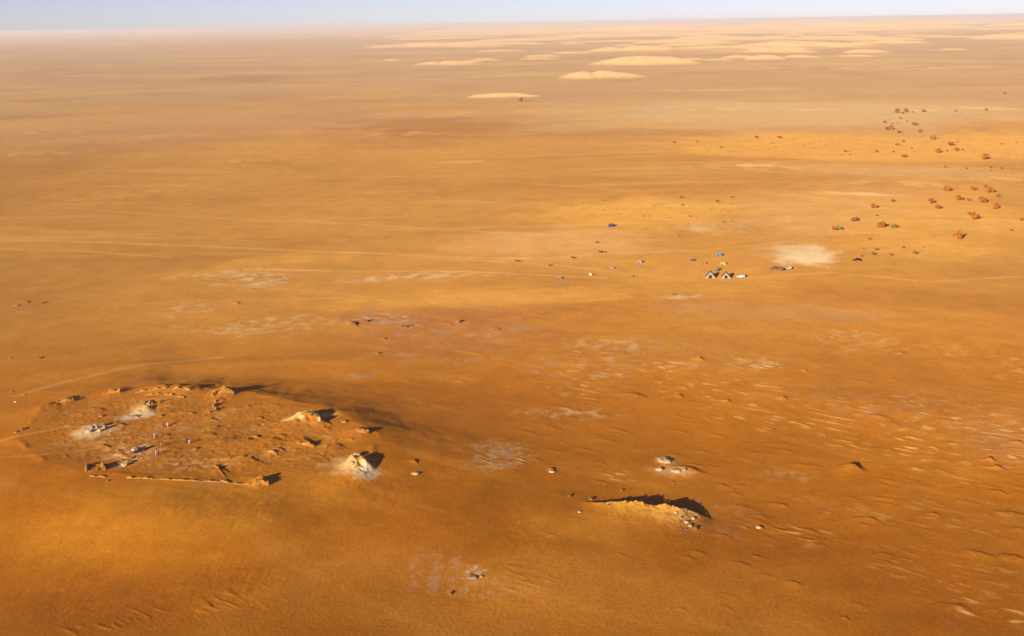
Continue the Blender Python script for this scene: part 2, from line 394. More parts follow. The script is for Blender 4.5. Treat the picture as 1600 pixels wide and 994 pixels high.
# sand sheets and plains, big first; leading golden patch paints sunlight onto the apron
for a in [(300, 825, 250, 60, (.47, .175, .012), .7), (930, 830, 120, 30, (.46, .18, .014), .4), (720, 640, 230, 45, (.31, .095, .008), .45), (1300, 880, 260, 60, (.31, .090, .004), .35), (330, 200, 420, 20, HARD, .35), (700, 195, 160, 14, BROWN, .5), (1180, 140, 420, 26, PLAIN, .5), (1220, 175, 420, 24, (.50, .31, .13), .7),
          (380, 122, 70, 5, BROWN, .4), (1350, 228, 300, 22, YELLOW, .85, 0, None, .5), (1180, 218, 90, 6, YELLOW, .7), (1560, 218, 80, 14, YELLOW, .9),
          (1180, 262, 150, 7, (.56, .34, .11), .45, 0, 20), (1400, 268, 220, 10, (.56, .34, .13), .35), (970, 335, 150, 26, YELLOW, .85), (1080, 325, 120, 18, YELLOW, .6),
          (1420, 330, 200, 45, YELLOW, .65), (1290, 320, 150, 22, (.50, .25, .08), .4), (1350, 300, 100, 8, HARD, .25), (1240, 350, 120, 20, (.54, .27, .09), .35),
          (1440, 390, 120, 20, YELLOW, .5), (1120, 360, 60, 8, SALT, .35, 0, 6), (700, 470, 200, 14, YELLOW, .6), (840, 460, 160, 14, YELLOW, .6),
          (440, 405, 90, 8, YELLOW, .5), (330, 425, 80, 8, YELLOW, .5), (690, 495, 160, 18, RED, .75), (700, 530, 190, 26, RED, .45), (590, 500, 60, 16, HARD, .7, 0, 12),
          (640, 515, 70, 20, HARD, .55, 0, 10), (770, 520, 60, 18, HARD, .55, 0, 12), (690, 560, 90, 16, HARD, .4, 0, 9), (560, 592, 30, 6, HARD, .55, 0, 6),
          (1200, 490, 180, 12, HARD, .3), (1450, 470, 200, 14, BROWN, .3), (1100, 440, 120, 22, YELLOW, .35), (1400, 600, 220, 40, BROWN, .3),
          (1100, 540, 200, 30, BROWN, .2), (200, 350, 260, 40, MID, .3), (860, 380, 160, 20, (.62, .33, .12), .4)]:
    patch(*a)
# pale crusts and salt
for a in [(1258, 402, 44, 15, CHALK, .72), (1246, 391, 40, 5, SALT, .5), (1262, 407, 36, 7, CHALK, .6), (1240, 396, 50, 14, SALT, .35), (1225, 345, 30, 4, SALT, .4, 0, 8), (1095, 361, 24, 3, SALT, .6),
          (830, 369, 40, 4, SALT, .6, 0, 6), (400, 432, 50, 12, SALT, .8, 0, 8), (420, 440, 26, 6, SALT, .7, 0, 4), (330, 428, 70, 5, SALT, .5, 0, 8),
          (620, 432, 90, 6, SALT, .75, 0, 9), (700, 430, 120, 4, SALT, .5, 0, 9), (290, 483, 40, 12, SALT, .5, 0, 7), (420, 508, 100, 14, SALT, .5, 0, 7),
          (370, 515, 60, 6, SALT, .5, 0, 6), (600, 497, 40, 8, SALT, .6, 0, 5), (1070, 466, 45, 5, SALT, .6, 0, 8), (1060, 466, 30, 3, (.6, .4, .2), .35),
          (780, 720, 46, 26, HARD, .8, 0, 5), (780, 715, 44, 22, SALT, .35, 0, 3), (760, 740, 40, 8, SALT, .35, 0, 3), (910, 575, 80, 22, HARD, .45, 0, 7), (890, 645, 70, 8, SALT, .5, 0, 5),
          (1010, 545, 120, 12, HARD, .4, 0, 6), (950, 540, 70, 10, SALT, .35, 0, 6), (1180, 570, 40, 10, SALT, .4, 0, 5), (1050, 572, 50, 6, SALT, .3, 0, 5),
          (680, 900, 50, 24, HARD, .5, 0, 3), (740, 903, 22, 7, (.50, .42, .30), .6, 0, 2), (700, 925, 60, 12, HARD, .4, 0, 3), (780, 930, 70, 12, HARD, .3, 0, 4),
           (1430, 640, 200, 30, HARD, .25, 0, 6), (1330, 530, 60, 14, SALT, .3, 0, 6), (1570, 690, 60, 30, HARD, .2),
          (1230, 740, 40, 12, SALT, .25, 0, 4), (1120, 800, 70, 20, HARD, .25, 0, 3), (1080, 830, 90, 12, HARD, .3, 0, 4),
          (1180, 260, 45, 3, PALE, .45), (1340, 306, 60, 2.5, PALE, .6), (1400, 288, 120, 4, PALE, .3, 0, 20), (1540, 280, 60, 5, PALE, .35, 0, 20),
          (1300, 172, 200, 2.0, PALE, .45, 0, 60), (1550, 170, 60, 2, PALE, .5), (1090, 170, 90, 4, PALE, .4, 0, 60), (720, 252, 40, 2, PALE, .3),
          (760, 175, 200, 3, YELLOW, .5, 0, 60), (640, 208, 60, 3, PALE, .35, 0, 30), (1400, 105, 200, 4, PALE, .4, 0, 80), (1240, 75, 160, 4, PALE, .6, 0, 200),
          (1100, 140, 130, 3, PALE, .35, 0, 80), (600, 150, 130, 3, YELLOW, .45, 0, 60), (180, 88, 120, 4, YELLOW, .45, 0, 100), (110, 57, 110, 2, PALE, .6, 0, 500),
          (300, 56, 120, 1.6, PALE, .5, 0, 500), (640, 30, 10, 1, PALE, 0.), (390, 249, 60, 3, PALE, .4, 0, 10), (60, 205, 110, 5, YELLOW, .5, 0, 25),
          (230, 215, 120, 4, YELLOW, .4, 0, 25), (60, 240, 90, 3, YELLOW, .5, 0, 15), (160, 305, 110, 5, YELLOW, .4, 0, 12), (480, 205, 150, 4, YELLOW, .45, 0, 25)]:
    patch(*a)
# wind streaks combed across the near and middle plain
st = pn(U / 60, V / 7, 71) * fade(7); mixc(C, YELLOW, .14 * sst(.2, .8, st) * near); mixc(C, (.66, .38, .12), .75 * streak * sst(.2, .55, n1) * near * .9 * sst(0, 30, X))
st2 = pn(X / 240, Y / 26, 72) * fade(26) * sst(500, 900, R2); mixc(C, PALE, .15 * sst(.25, .75, st2)); mixc(C, BROWN, .12 * sst(.25, .75, -st2))
# the mound, the ridge: their own soil
q1, q2, sdw_, inner_ = MS
mottle = pn(X[q1, q2] / 9, Y[q1, q2] / 7, 81) + .5 * pn(X[q1, q2] / 2.6, Y[q1, q2] / 2.6, 82)
for k, c in enumerate((.36, .125, .010)): C[k][q1, q2] += (c - C[k][q1, q2]) * .55 * inner_
for k, c in enumerate((.56, .33, .10)): C[k][q1, q2] += (c - C[k][q1, q2]) * .25 * inner_ * sst(.1, .7, mottle)
for k, c in enumerate((.38, .15, .04)): C[k][q1, q2] += (c - C[k][q1, q2]) * .30 * inner_ * sst(.1, .7, -mottle)
q1, q2, rp_ = RM
for k, c in enumerate((.60, .29, .04)): C[k][q1, q2] += (c - C[k][q1, q2]) * .65 * sst(.3, 2.6, rp_)
for a in [(564, 737, 26, 10, CHALK, .5), (545, 728, 38, 14, (.66, .40, .14), .6), (574, 739, 15, 9, (.66, .54, .38), .55), (138, 677, 22, 9, CHALK, .55), (150, 674, 30, 9, SALT, .7),
          (160, 690, 60, 10, SALT, .35, 4.6, 4), (222, 640, 18, 8, (.70, .44, .16), .6), (212, 651, 26, 5, (.62, .50, .36), .6), (205, 715, 40, 16, (.66, .48, .28), .5, 4.6, 3),
          (225, 720, 22, 8, SALT, .35, 4.6, 2), (192, 729, 16, 5, (.50, .38, .24), .4), (310, 735, 70, 10, (.62, .36, .14), .5, 4.6, 3), (330, 762, 30, 5, HARD, .4),
          (270, 675, 40, 10, SALT, .25, 4.6, 3), (485, 655, 34, 6, (.78, .52, .2), .7), (1070, 812, 18, 10, (.52, .33, .15), .4), (1050, 737, 34, 8, (.56, .33, .13), .5),
          (1040, 720, 16, 6, (.60, .40, .2), .5)]:
    t = list(a)
    if len(t) == 6: t.append(PZ if t[0] < 650 else 0)
    patch(*t)
mixc(C, (.72, .44, .16), .92 * pale)

# vehicle tracks
def track(pts, width, col, s):
    P = [gp(*p) for p in pts]
    for (x0, y0), (x1, y1) in zip(P[:-1], P[1:]):
        L = math.hypot(x1 - x0, y1 - y0); cx, cy = (x0 + x1) / 2, (y0 + y1) / 2
        q1, q2 = win(cx, cy, L / 2 + 3 * width + 2)
        xx, yy = X[q1, q2], Y[q1, q2]; ex, ey = (x1 - x0) / L, (y1 - y0) / L
        t = (xx - x0) * ex + (yy - y0) * ey; d = np.abs(-(xx - x0) * ey + (yy - y0) * ex + .5 * pn(xx / 22, yy / 22, 90))
        spc = SP[q1, q2]; wd = np.maximum(width, spc * .8)
        w = np.exp(-(d / wd) ** 2) * ((t >= 0) & (t <= L)) * s * (width / wd) * (.7 + .5 * pn(xx / 30, yy / 30, 91))
        w = np.clip(w * .62, 0, 1)
        for k in range(3): C[k][q1, q2] += (col[k] - C[k][q1, q2]) * w
LT = (.80, .50, .16); LT2 = (.84, .58, .24)
for pts, wd, s in [([(-60, 373), (150, 379), (300, 384), (620, 397), (830, 404)], 1.4, .75), ([(-60, 358), (120, 365), (250, 374)], 1.3, .5), ([(100, 325), (230, 334), (520, 348), (800, 366)], 1.5, .5),
                   ([(-40, 388), (120, 392), (270, 403)], 1.4, .5), ([(380, 419), (620, 422), (800, 427), (950, 433)], 1.8, .5), ([(-50, 352), (60, 360), (200, 366), (420, 377)], 1.2, .45),
                   ([(620, 398), (900, 416), (1100, 440)], 1.3, .35), ([(20, 632), (60, 620), (120, 603), (180, 590), (240, 577), (300, 568), (350, 561)], 2.2, .38),
                   ([(-30, 719), (0, 712), (60, 700), (115, 688)], .8, .4), ([(-20, 737), (60, 737), (110, 731), (165, 722)], .6, .3), ([(200, 475), (320, 468), (470, 466), (620, 460)], 1.0, .35),
                   ([(450, 290), (700, 310), (900, 330)], 1.5, .3), ([(300, 440), (470, 452), (560, 460)], 1.0, .35), ([(640, 282), (800, 285), (1000, 300)], 2.0, .3),
                   ([(840, 404), (960, 395), (1100, 392), (1240, 380)], 1.6, .3), ([(1170, 436), (1300, 430), (1450, 445), (1640, 430)], 1.6, .3), ([(1150, 300), (1260, 310), (1400, 330), (1640, 350)], 2.0, .3),
                   ([(1180, 352), (1300, 365), (1450, 372)], 1.8, .3)]:
    track(pts, wd, LT if s > .45 else LT2, s)
grain = 1 + .07 * pn(X / 1.3, Y / 1.3, 95) * fade(1.2) + .06 * pn(X / 4.5, Y / 4.5, 96) * fade(4.5)
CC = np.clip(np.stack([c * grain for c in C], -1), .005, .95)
H = np.where(R2 > 64000, H * .2, H)

# mesh
nv = NR * NC
co = np.empty((nv + 1, 3), np.float32); co[:nv, 0] = X.ravel(); co[:nv, 1] = Y.ravel(); co[:nv, 2] = H.ravel(); co[nv] = (0, 0, 0)
ii, jj = np.meshgrid(np.arange(NR - 1), np.arange(NC), indexing='ij'); j2 = (jj + 1) % NC
quads = np.stack([ii * NC + jj, ii * NC + j2, (ii + 1) * NC + j2, (ii + 1) * NC + jj], -1).reshape(-1, 4)[:, ::-1]
jt = np.arange(NC); tris = np.stack([np.full(NC, nv), (jt + 1) % NC, jt], -1)[:, ::-1]
nq, ntri = len(quads), len(tris)
me = bpy.data.meshes.new("desert_ground")
me.vertices.add(nv + 1); me.vertices.foreach_set('co', co.ravel())
loops = np.concatenate([quads.ravel(), tris.ravel()]).astype(np.int32)
me.loops.add(len(loops)); me.loops.foreach_set('vertex_index', loops)
me.polygons.add(nq + ntri)
me.polygons.foreach_set('loop_start', np.concatenate([np.arange(nq) * 4, nq * 4 + np.arange(ntri) * 3]).astype(np.int32))
me.update(calc_edges=True)
me.polygons.foreach_set('use_smooth', np.ones(nq + ntri, bool))
if me.polygons[len(me.polygons) // 2].normal.z < 0: me.flip_normals()
at = me.attributes.new("soil", 'FLOAT_COLOR', 'POINT')
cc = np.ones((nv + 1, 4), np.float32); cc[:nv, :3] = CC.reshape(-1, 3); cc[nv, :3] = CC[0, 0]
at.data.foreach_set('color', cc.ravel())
ground = bpy.data.objects.new("ground", me); COL.objects.link(ground); tag(ground, kind='structure')

gm = bpy.data.materials.new("sand"); gm.use_nodes = True; n = gm.node_tree; B = n.nodes['Principled BSDF']
B.inputs['Roughness'].default_value = 1.0; B.inputs['Specular IOR Level'].default_value = 0.0
try: B.inputs['Diffuse Roughness'].default_value = .4
except Exception: pass
an = n.nodes.new('ShaderNodeAttribute'); an.attribute_name = 'soil'
geo = n.nodes.new('ShaderNodeNewGeometry')
def nz(scale, det, rough=.6):
    t = n.nodes.new('ShaderNodeTexNoise'); t.inputs['Scale'].default_value = scale; t.inputs['Detail'].default_value = det; t.inputs['Roughness'].default_value = rough
    n.links.new(geo.outputs['Position'], t.inputs['Vector']); return t
t1 = nz(.9, 6, .75); t2 = nz(.06, 8, .7)
def maprange(src, a, b):
    m = n.nodes.new('ShaderNodeMapRange'); m.inputs['From Min'].default_value = .3; m.inputs['From Max'].default_value = .7
    m.inputs['To Min'].default_value = a; m.inputs['To Max'].default_value = b; n.links.new(src, m.inputs['Value']); return m.outputs['Result']
mm = n.nodes.new('ShaderNodeMath'); mm.operation = 'MULTIPLY'
n.links.new(maprange(t1.outputs['Fac'], .80, 1.20), mm.inputs[0]); n.links.new(maprange(t2.outputs['Fac'], .88, 1.12), mm.inputs[1])
vm = n.nodes.new('ShaderNodeVectorMath'); vm.operation = 'SCALE'
n.links.new(an.outputs['Color'], vm.inputs[0]); n.links.new(mm.outputs[0], vm.inputs['Scale']); n.links.new(vm.outputs[0], B.inputs['Base Color'])
bp = n.nodes.new('ShaderNodeBump'); bp.inputs['Strength'].default_value = .8; bp.inputs['Distance'].default_value = .14
n.links.new(nz(1.3, 6, .65).outputs['Fac'], bp.inputs['Height']); n.links.new(bp.outputs[0], B.inputs['Normal'])
me.materials.append(gm)

# haze: one closed box of thin dusty air
hb = bmesh.new(); zlo = float(H.min()) - 1.0; zhi = max(CAMZ, float(H.max())) + 3.0
box(hb, (0, 0, (zlo + zhi) / 2), (144000, 144000, zhi - zlo))
hm = bpy.data.materials.new("dusty_air"); hm.use_nodes = True; n = hm.node_tree
n.nodes.remove(n.nodes['Principled BSDF'])
pv = n.nodes.new('ShaderNodeVolumePrincipled'); pv.inputs['Color'].default_value = (.85, .78, .78, 1); pv.inputs['Density'].default_value = 6.0e-5
pv.inputs['Anisotropy'].default_value = 0.0
n.links.new(pv.outputs[0], n.nodes['Material Output'].inputs['Volume'])
hz = obj("haze", hb, hm); tag(hz, kind='stuff')

# height under a point, and the spot on the ground a picture point shows
def gh(x, y):
    r_ = math.hypot(x, y); a = math.degrees(math.atan2(x, y))
    fi = min(max((a + 31.0) / .043, 0), NF - 2); c0 = int(fi); fc = fi - c0
    r0 = int(np.searchsorted(RR, r_)) - 1; r0 = min(max(r0, 0), NR - 2); fr = (r_ - RR[r0]) / (RR[r0 + 1] - RR[r0])
    a0 = H[r0, c0] * (1 - fc) + H[r0, c0 + 1] * fc; a1 = H[r0 + 1, c0] * (1 - fc) + H[r0 + 1, c0 + 1] * fc
    return float(a0 * (1 - fr) + a1 * fr)
def spot(px, py):
    z = 0.0
    for _ in range(25):
        x, y = gp(px, py, z); z = .5 * z + .5 * gh(x, y)
    x, y = gp(px, py, z); return Vector((x, y, gh(x, y)))
def mpp(px, py):
    s = spot(px, py); return (s - Vector((0, 0, CAMZ))).length / FPX * (1 if True else 0)

# ------------------------------------------------------------------ rocks and ruined masonry
m_rock = principled("ochre_rock", (.30, .135, .035), 1.0, .9, .35, spec=0)
m_pale = principled("chalky_rock", (.46, .31, .165), 1.0, .8, .25, spec=0)
m_dark = principled("brown_rock", (.20, .085, .03), 1.0, 1.2, .4, spec=0)
m_mud = principled("mud_masonry", (.32, .135, .024), 1.0, 1.0, .3, spec=0)
m_grey = principled("grey_rubble", (.28, .20, .13), 1.0, 1.5, .3, spec=0)

def rock_bm(w, d, h, seed, blocky=.5, sub=4, dent=None, lean=0.0):
    bm = bmesh.new(); bmesh.ops.create_icosphere(bm, subdivisions=sub, radius=1.0)
    off = Vector((seed * 7.3, seed * 3.1, seed * 1.7))
    for v in bm.verts:
        p = v.co.copy(); m = max(abs(p.x), abs(p.y), abs(p.z))
        q = p * (1 - blocky) + (p / m * .82) * blocky
        nn = mnoise.fractal(p * 1.6 + off, 1.0, 2.1, 4)
        st = math.floor((p.z * 3.2 + nn * .6)) / 3.2 - p.z
        q += p * (nn * .34) + Vector((p.x, p.y, 0)) * (st * .25) + p * .08 * mnoise.noise(p * 7 + off)
        if dent:
            dv = Vector(dent[:3]); k = max(0, 1 - (p.normalized() - dv.normalized()).length / dent[3])
            q -= p.normalized() * dent[4] * min(1, k * 3)
        z = q.z
        zz = z * h * .62 + h * .36
        v.co = Vector((q.x * w * .5 + lean * zz, q.y * d * .5, max(zz, -.25 * h)))
    return bm

def outcrop(px, py, wpx, h, mat, label, seed, d=None, name="rock_outcrop", cat="rock", group=None, rz=None, blocky=.5, dent=None, dz=0.0):
    s = spot(px, py); mp_ = (s - Vector((0, 0, CAMZ))).length / FPX; w = wpx * mp_
    o = obj(name, rock_bm(w, d or w * .6, h, seed, blocky, 4 if wpx > 7 else 3, dent), mat, smooth=False)
    o.location = s + Vector((0, 0, dz)); o.rotation_euler = (0, 0, rad(-20) if rz is None else rz)
    return tag(o, label, cat, group)

def wall(pts, thick, hts, label, seed, mat=None, name="ruined_wall", cat="wall", jag=.5, group=None):
    """crumbling wall following picture points; thickness and jagged top are real"""
    P = [spot(*p) for p in pts]; bm = bmesh.new(); org = P[0].copy()
    rows_ = []; tot = 0
    for (a, b, h0, h1) in zip(P[:-1], P[1:], hts[:-1], hts[1:]):
        L = (b - a).length; k = max(2, int(L / .45)); e = (b - a).normalized(); nx = Vector((-e.y, e.x, 0)).normalized()
        for i in range(k + (b is P[-1])):
            t = i / k; c = a.lerp(b, t); gz = gh(c.x, c.y); tt = tot + t * L
            hh = (h0 + (h1 - h0) * t) * (.85 + jag * mnoise.noise(Vector((tt * .55, seed, 0))) * 2.0 + .7 * jag * mnoise.noise(Vector((tt * 1.9, seed, 4))))
            gap = mnoise.noise(Vector((tt * .33, seed * 1.7, 12)))
            hh = hh * (1 if gap > -.12 else .35) * (1 + .25 * mnoise.noise(Vector((tt * 5, seed, 2))))
            hh = max(.08, hh)
            th = thick * (1 + .35 * mnoise.noise(Vector((tt * .5, seed, 9))))
            w1 = .18 * mnoise.noise(Vector((tt * 1.1, seed, 7)))
            sec = [(-th * 1.15, -.5), (-th * .75, hh * .45), (-th * .5 + w1, hh * .93), (0, hh), (th * .5 + w1, hh * .9), (th * .7, hh * .4), (th * 1.15, -.5)]
            rows_.append([bm.verts.new(Vector((c.x, c.y, gz)) - org + nx * o_ + Vector((0, 0, z_))) for o_, z_ in sec])
        tot += L
    for r0_, r1_ in zip(rows_[:-1], rows_[1:]):
        for i in range(6): bm.faces.new((r0_[i], r1_[i], r1_[i + 1], r0_[i + 1]))
    bm.faces.new(rows_[0]); bm.faces.new(rows_[-1][::-1])
    bmesh.ops.recalc_face_normals(bm, faces=bm.faces)
    o = obj(name, bm, mat or m_mud); o.location = org
    return tag(o, label, cat, group)

# large ruin blocks on the mound
outcrop(481, 649, 20, 1.3, m_mud, "large tawny ruin block casting the long oval shadow on the mound's upper right", 3, d=2.6, name="ruined_tower", cat="ruin", blocky=.4, rz=rad(-16))
outcrop(499, 657, 6, 1.5, m_pale, "pale upright stump at the right end of the large tawny ruin block", 4, name="rock_pillar", cat="rock", blocky=.7)
outcrop(558, 714, 13, 1.5, m_pale, "pale hollow tower stump standing above the white scree at the mound's right end", 5, d=3.0, name="ruined_tower", cat="ruin", blocky=.25, dent=(.55, -.8, -.1, .75, .6))
outcrop(575, 719, 12, 1.0, m_pale, "whitish low rock ledge at the foot of the pale hollow tower stump", 6, d=1.6, rz=rad(-35))
outcrop(551, 724, 8, .8, m_pale, "pale boulder left of the dark cavity below the tower stump", 8, d=2.4)
outcrop(566, 675, 22, 1.5, m_mud, "tawny wedge-shaped outcrop between the two tall ruin blocks", 9, d=2.6, blocky=.3)
outcrop(537, 660, 9, .8, m_mud, "small brown boulder behind the tawny wedge-shaped outcrop", 10)
wall([(331, 619), (340, 613), (352, 612), (366, 614)], .8, [1.2, 2.2, 2.4, 1.2], "thick ochre wall stub with deep shadow, on the mound's far rim right of the long rim wall", 11)
wall([(336, 629), (342, 624)], .6, [1.2, 1.4], "short broken wall directly below the thick ochre rim stub", 12)
wall([(333, 637), (341, 632)], .6, [1.1, 1.5], "second short broken wall in the file descending from the rim stub", 13)
wall([(326, 646), (337, 641)], .6, [.8, 1.4], "third and widest broken wall in the file descending from the rim stub", 14)
wall([(322, 659), (337, 656)], .5, [.5, .8], "low fading wall below the file of broken walls", 15)
wall([(322, 673), (338, 670)], .5, [.4, .7], "lowest faint wall ridge at the bottom of the file of walls", 16)
wall([(212, 613), (240, 609), (270, 607), (298, 609)], .6, [.5, .8, .6, 1.0], "long ochre rim wall along the far edge of the ruin mound", 17)
wall([(170, 614), (188, 612)], .6, [1.1, 1.4], "short isolated wall stub on the far rim left of the long rim wall", 18)
wall([(92, 628), (106, 625), (116, 625)], .9, [.8, 1.9, 1.0], "dark-shadowed rocky knob at the far left end of the mound rim", 19, m_rock, "rock_outcrop", "rock")
wall([(225, 618), (250, 616), (275, 619), (288, 622)], .4, [.4, .8, .5, .9], "inner row of low wall remains just inside the long rim wall", 20)
wall([(224, 633), (231, 628), (239, 632)], .4, [.6, 1.1, .8], "arched little wall remnant left of centre on the mound", 21)
wall([(248, 630), (256, 627)], .5, [.7, 1.0], "tiny wall corner right of the arched wall remnant", 22)
wall([(134, 737), (136, 728), (160, 727), (163, 735)], .6, [1.1, 1.6, 1.4, 2.0], "square roofless ruin at the mound's near left corner", 23, name="ruined_house", cat="ruin")
wall([(138, 738), (152, 735)], .4, [.5, .9], "broken partition inside the square roofless ruin", 24)
wall([(198, 747), (240, 748), (290, 751), (345, 753)], .5, [.55, .4, .5, .35], "long straight wall base along the near edge of the mound", 25)
wall([(395, 757), (408, 755), (420, 757)], .7, [1.0, 1.7, 1.4], "dark-topped wall stub at the right end of the near edge", 26)
wall([(345, 752), (365, 756), (390, 756)], .4, [.7, .4, .8], "crumbled gap-toothed wall between the long wall base and the dark-topped stub", 27)
wall([(335, 728), (345, 737), (352, 746)], .4, [.8, .7, .6], "oblique low wall running to the near edge, right of the long wall base", 28)
wall([(140, 744), (165, 746)], .35, [.4, .5], "faint wall footing in front of the square roofless ruin", 29)
wall([(466, 691), (478, 695), (491, 697)], .8, [.5, 1.2, 1.6], "ochre ledge wall with black shadow below the large tawny ruin block", 30)
outcrop(473, 686, 6, .8, m_dark, "small dark boulder above the ochre ledge wall", 31)
wall([(385, 684), (397, 682), (410, 684)], .5, [.4, .8, .4], "low curved ridge wall in the middle of the mound", 32)
wall([(420, 706), (430, 708), (437, 714)], .6, [.6, 1.0, .8], "brown eroded wall heap right of the mound's middle", 33, m_rock)
for i, (px, py, w, h, m, lb) in enumerate([
        (143, 670, 6, 1.2, m_grey, "grey stone heap at the left of the white crust patch"), (150, 668, 8, 1.6, m_grey, "largest grey stone heap on the white crust patch"),
        (163, 670, 6, 1.5, m_grey, "dark-sided grey stone at the right end of the white crust patch"), (155, 674, 7, .8, m_pale, "flat pale slab in front of the grey stone heaps"),
        (138, 675, 9, .8, m_pale, "cream slab at the left front of the white crust patch"), (158, 651, 7, .7, m_mud, "little ochre rock above the white crust patch"),
        (232, 632, 7, .9, m_grey, "grey-blue rock under the arched wall remnant"), (211, 651, 14, .5, m_grey, "flat grey slab below the pale sand heap"),
        (205, 717, 7, .8, m_dark, "dark stone left of the parked maroon vehicle"), (203, 723, 6, .7, m_dark, "dark stone below the first dark stone by the vehicle"),
        (216, 716, 4, .6, m_dark, "small stone just below the maroon vehicle"), (194, 728, 10, .9, m_pale, "cream-topped flat boulder with black underside in front of the vehicle"),
        (185, 705, 5, .6, m_dark, "lone brown stone left of the maroon vehicle"), (280, 714, 4, .6, m_dark, "lone dark stone on the bare floor right of the figures"),
        (34, 672, 7, 1.0, m_dark, "dark knob on the sand at the mound's left foot"), (24, 676, 8, .6, m_mud, "low ochre hump beside the dark knob at the left foot"),
        (168, 752, 5, .6, m_dark, "little dark rock in front of the near left edge"), (298, 646, 12, .5, m_mud, "low brown hump below the inner wall row"),
        (305, 702, 8, .5, m_mud, "low ochre hump below the rightmost standing figure"), (250, 650, 10, .5, m_mud, "low rough hump above the topmost pair of figures"),
        (24, 629, 4, .6, m_pale, "tiny pale stone far left on the plain behind the mound"), (15, 560, 5, .5, m_mud, "tiny ochre stone at the left edge of the plain")]):
    outcrop(px, py, w, h, m, lb, 40 + i, group="rocks strewn on the ruin mound")
# rocks along the crag ridge
for i, (px, py, w, h, m, lb) in enumerate([
        (1038, 722, 18, 1.0, m_pale, "rounded cream rock, farthest of the trio behind the crag ridge"), (1030, 735, 12, .9, m_pale, "small cream rock at the left of the trio behind the crag ridge"),
        (1056, 737, 16, .8, m_pale, "cleft whitish rock slab at the right of the trio behind the ridge"), (1069, 735, 7, .8, m_grey, "grey knob at the right end of the cleft whitish slab"),
        (1056, 803, 5, .7, m_pale, "uppermost pale boulder on the ridge's right shoulder"), (1063, 810, 5, .6, m_grey, "second grey boulder down the ridge's right shoulder"),
        (1072, 817, 8, .6, m_pale, "broad pale boulder midway down the right shoulder"), (1083, 811, 5, .6, m_pale, "pale boulder nearest the shadow tip on the right shoulder"),
        (1078, 823, 7, .8, m_grey, "small grey boulder low on the right shoulder"), (1086, 827, 8, .9, m_dark, "dark boulder lowest on the ridge's right shoulder"),
        (889, 776, 6, .7, m_dark, "little dark boulder on open sand left of the crag ridge"), (923, 781, 7, .8, m_dark, "dark boulder at the left foot of the crag ridge"),
        (971, 767, 6, .6, m_dark, "single dark stone on the sand behind the crag ridge"), (905, 801, 5, .5, m_pale, "tiny pale stone in front of the ridge's left foot"),
        (1185, 825, 8, .6, m_pale, "pair-like pale stone alone on the sand right of the ridge"), (1050, 754, 7, .4, m_dark, "small dark stone between the rock trio and the ridge")]):
    outcrop(px, py, w, h, m, lb, 80 + i, group="rocks around the crag ridge")
# jagged rock crest of the ridge
wall([(950, 790), (975, 786), (1000, 784), (1020, 789), (1040, 786), (1062, 787), (1085, 797), (1105, 804)], .7, [.2, .4, .6, .3, .8, .8, .7, .3],
     "jagged tawny rock crest along the top of the bright sand ridge", 120, m_mud, "rock_crest", "rock", jag=.9)
for i, (px, py, w, h, m, lb) in enumerate([
        (862, 738, 10, .6, m_pale, "rosy pale rock lump left of the ridge among low drifts"), (648, 741, 12, .6, m_pale, "flat split stone alone in the dark hollow right of the mound"),
        (738, 903, 16, .5, m_grey, "grey-green slab on the nearest salt crust"), (752, 902, 6, .5, m_grey, "small grey stone right of the grey-green slab"), (703, 929, 6, .8, m_dark, "black stone on the nearest salt crust, closest to the camera"),
        (572, 503, 9, 1.3, m_dark, "dark rock on the plain far behind the mound's right end"), (632, 511, 12, .8, m_dark, "low dark ledge right of the shadow stand-in rock on the plain"),  # leading dark rock stands in for the shade behind a small hummock
        (642, 509, 8, .6, m_dark, "small dark ledge at the right end of the low dark ledge"), (62, 560, 8, .7, m_dark, "dark stone alone at the left on the middle plain"),
        (715, 502, 8, .8, m_mud, "ochre rock on the reddish plain above the centre"), (1052, 461, 6, 1.0, m_dark, "black boulder on the plain below the two gabled tents"),
        (25, 478, 10, .6, m_grey, "grey low rubble left of the lone tree")]):
    outcrop(px, py, w, h, m, lb, 140 + i, group="stones scattered on the plain")

# loose rubble nobody could count
rb = bmesh.new(); rg = random.Random(3); verts_f = []
for i in range(450):
    px, py = rg.choice([(rg.uniform(120, 580), rg.uniform(612, 750)), (rg.uniform(120, 580), rg.uniform(612, 750)), (rg.gauss(1070, 14), rg.gauss(812, 8)), (rg.gauss(215, 35), rg.gauss(705, 18)), (rg.gauss(340, 14), rg.gauss(630, 14))])
    s = spot(px, py) if False else None
    x, y = gp(px, py, PZ if px < 650 else 3); z = gh(x, y); q = rg.uniform(.08, .28)
    g = bmesh.ops.create_icosphere(rb, subdivisions=1, radius=q)['verts']
    for v in g: v.co = Vector((v.co.x * rg.uniform(.8, 1.3) + x, v.co.y * rg.uniform(.8, 1.3) + y, v.co.z * .8 + z + q * .3))
rub = obj("rubble", rb, m_rock); tag(rub, "small loose stones scattered over the ruin mound and the ridge shoulder", "rubble", kind='stuff')

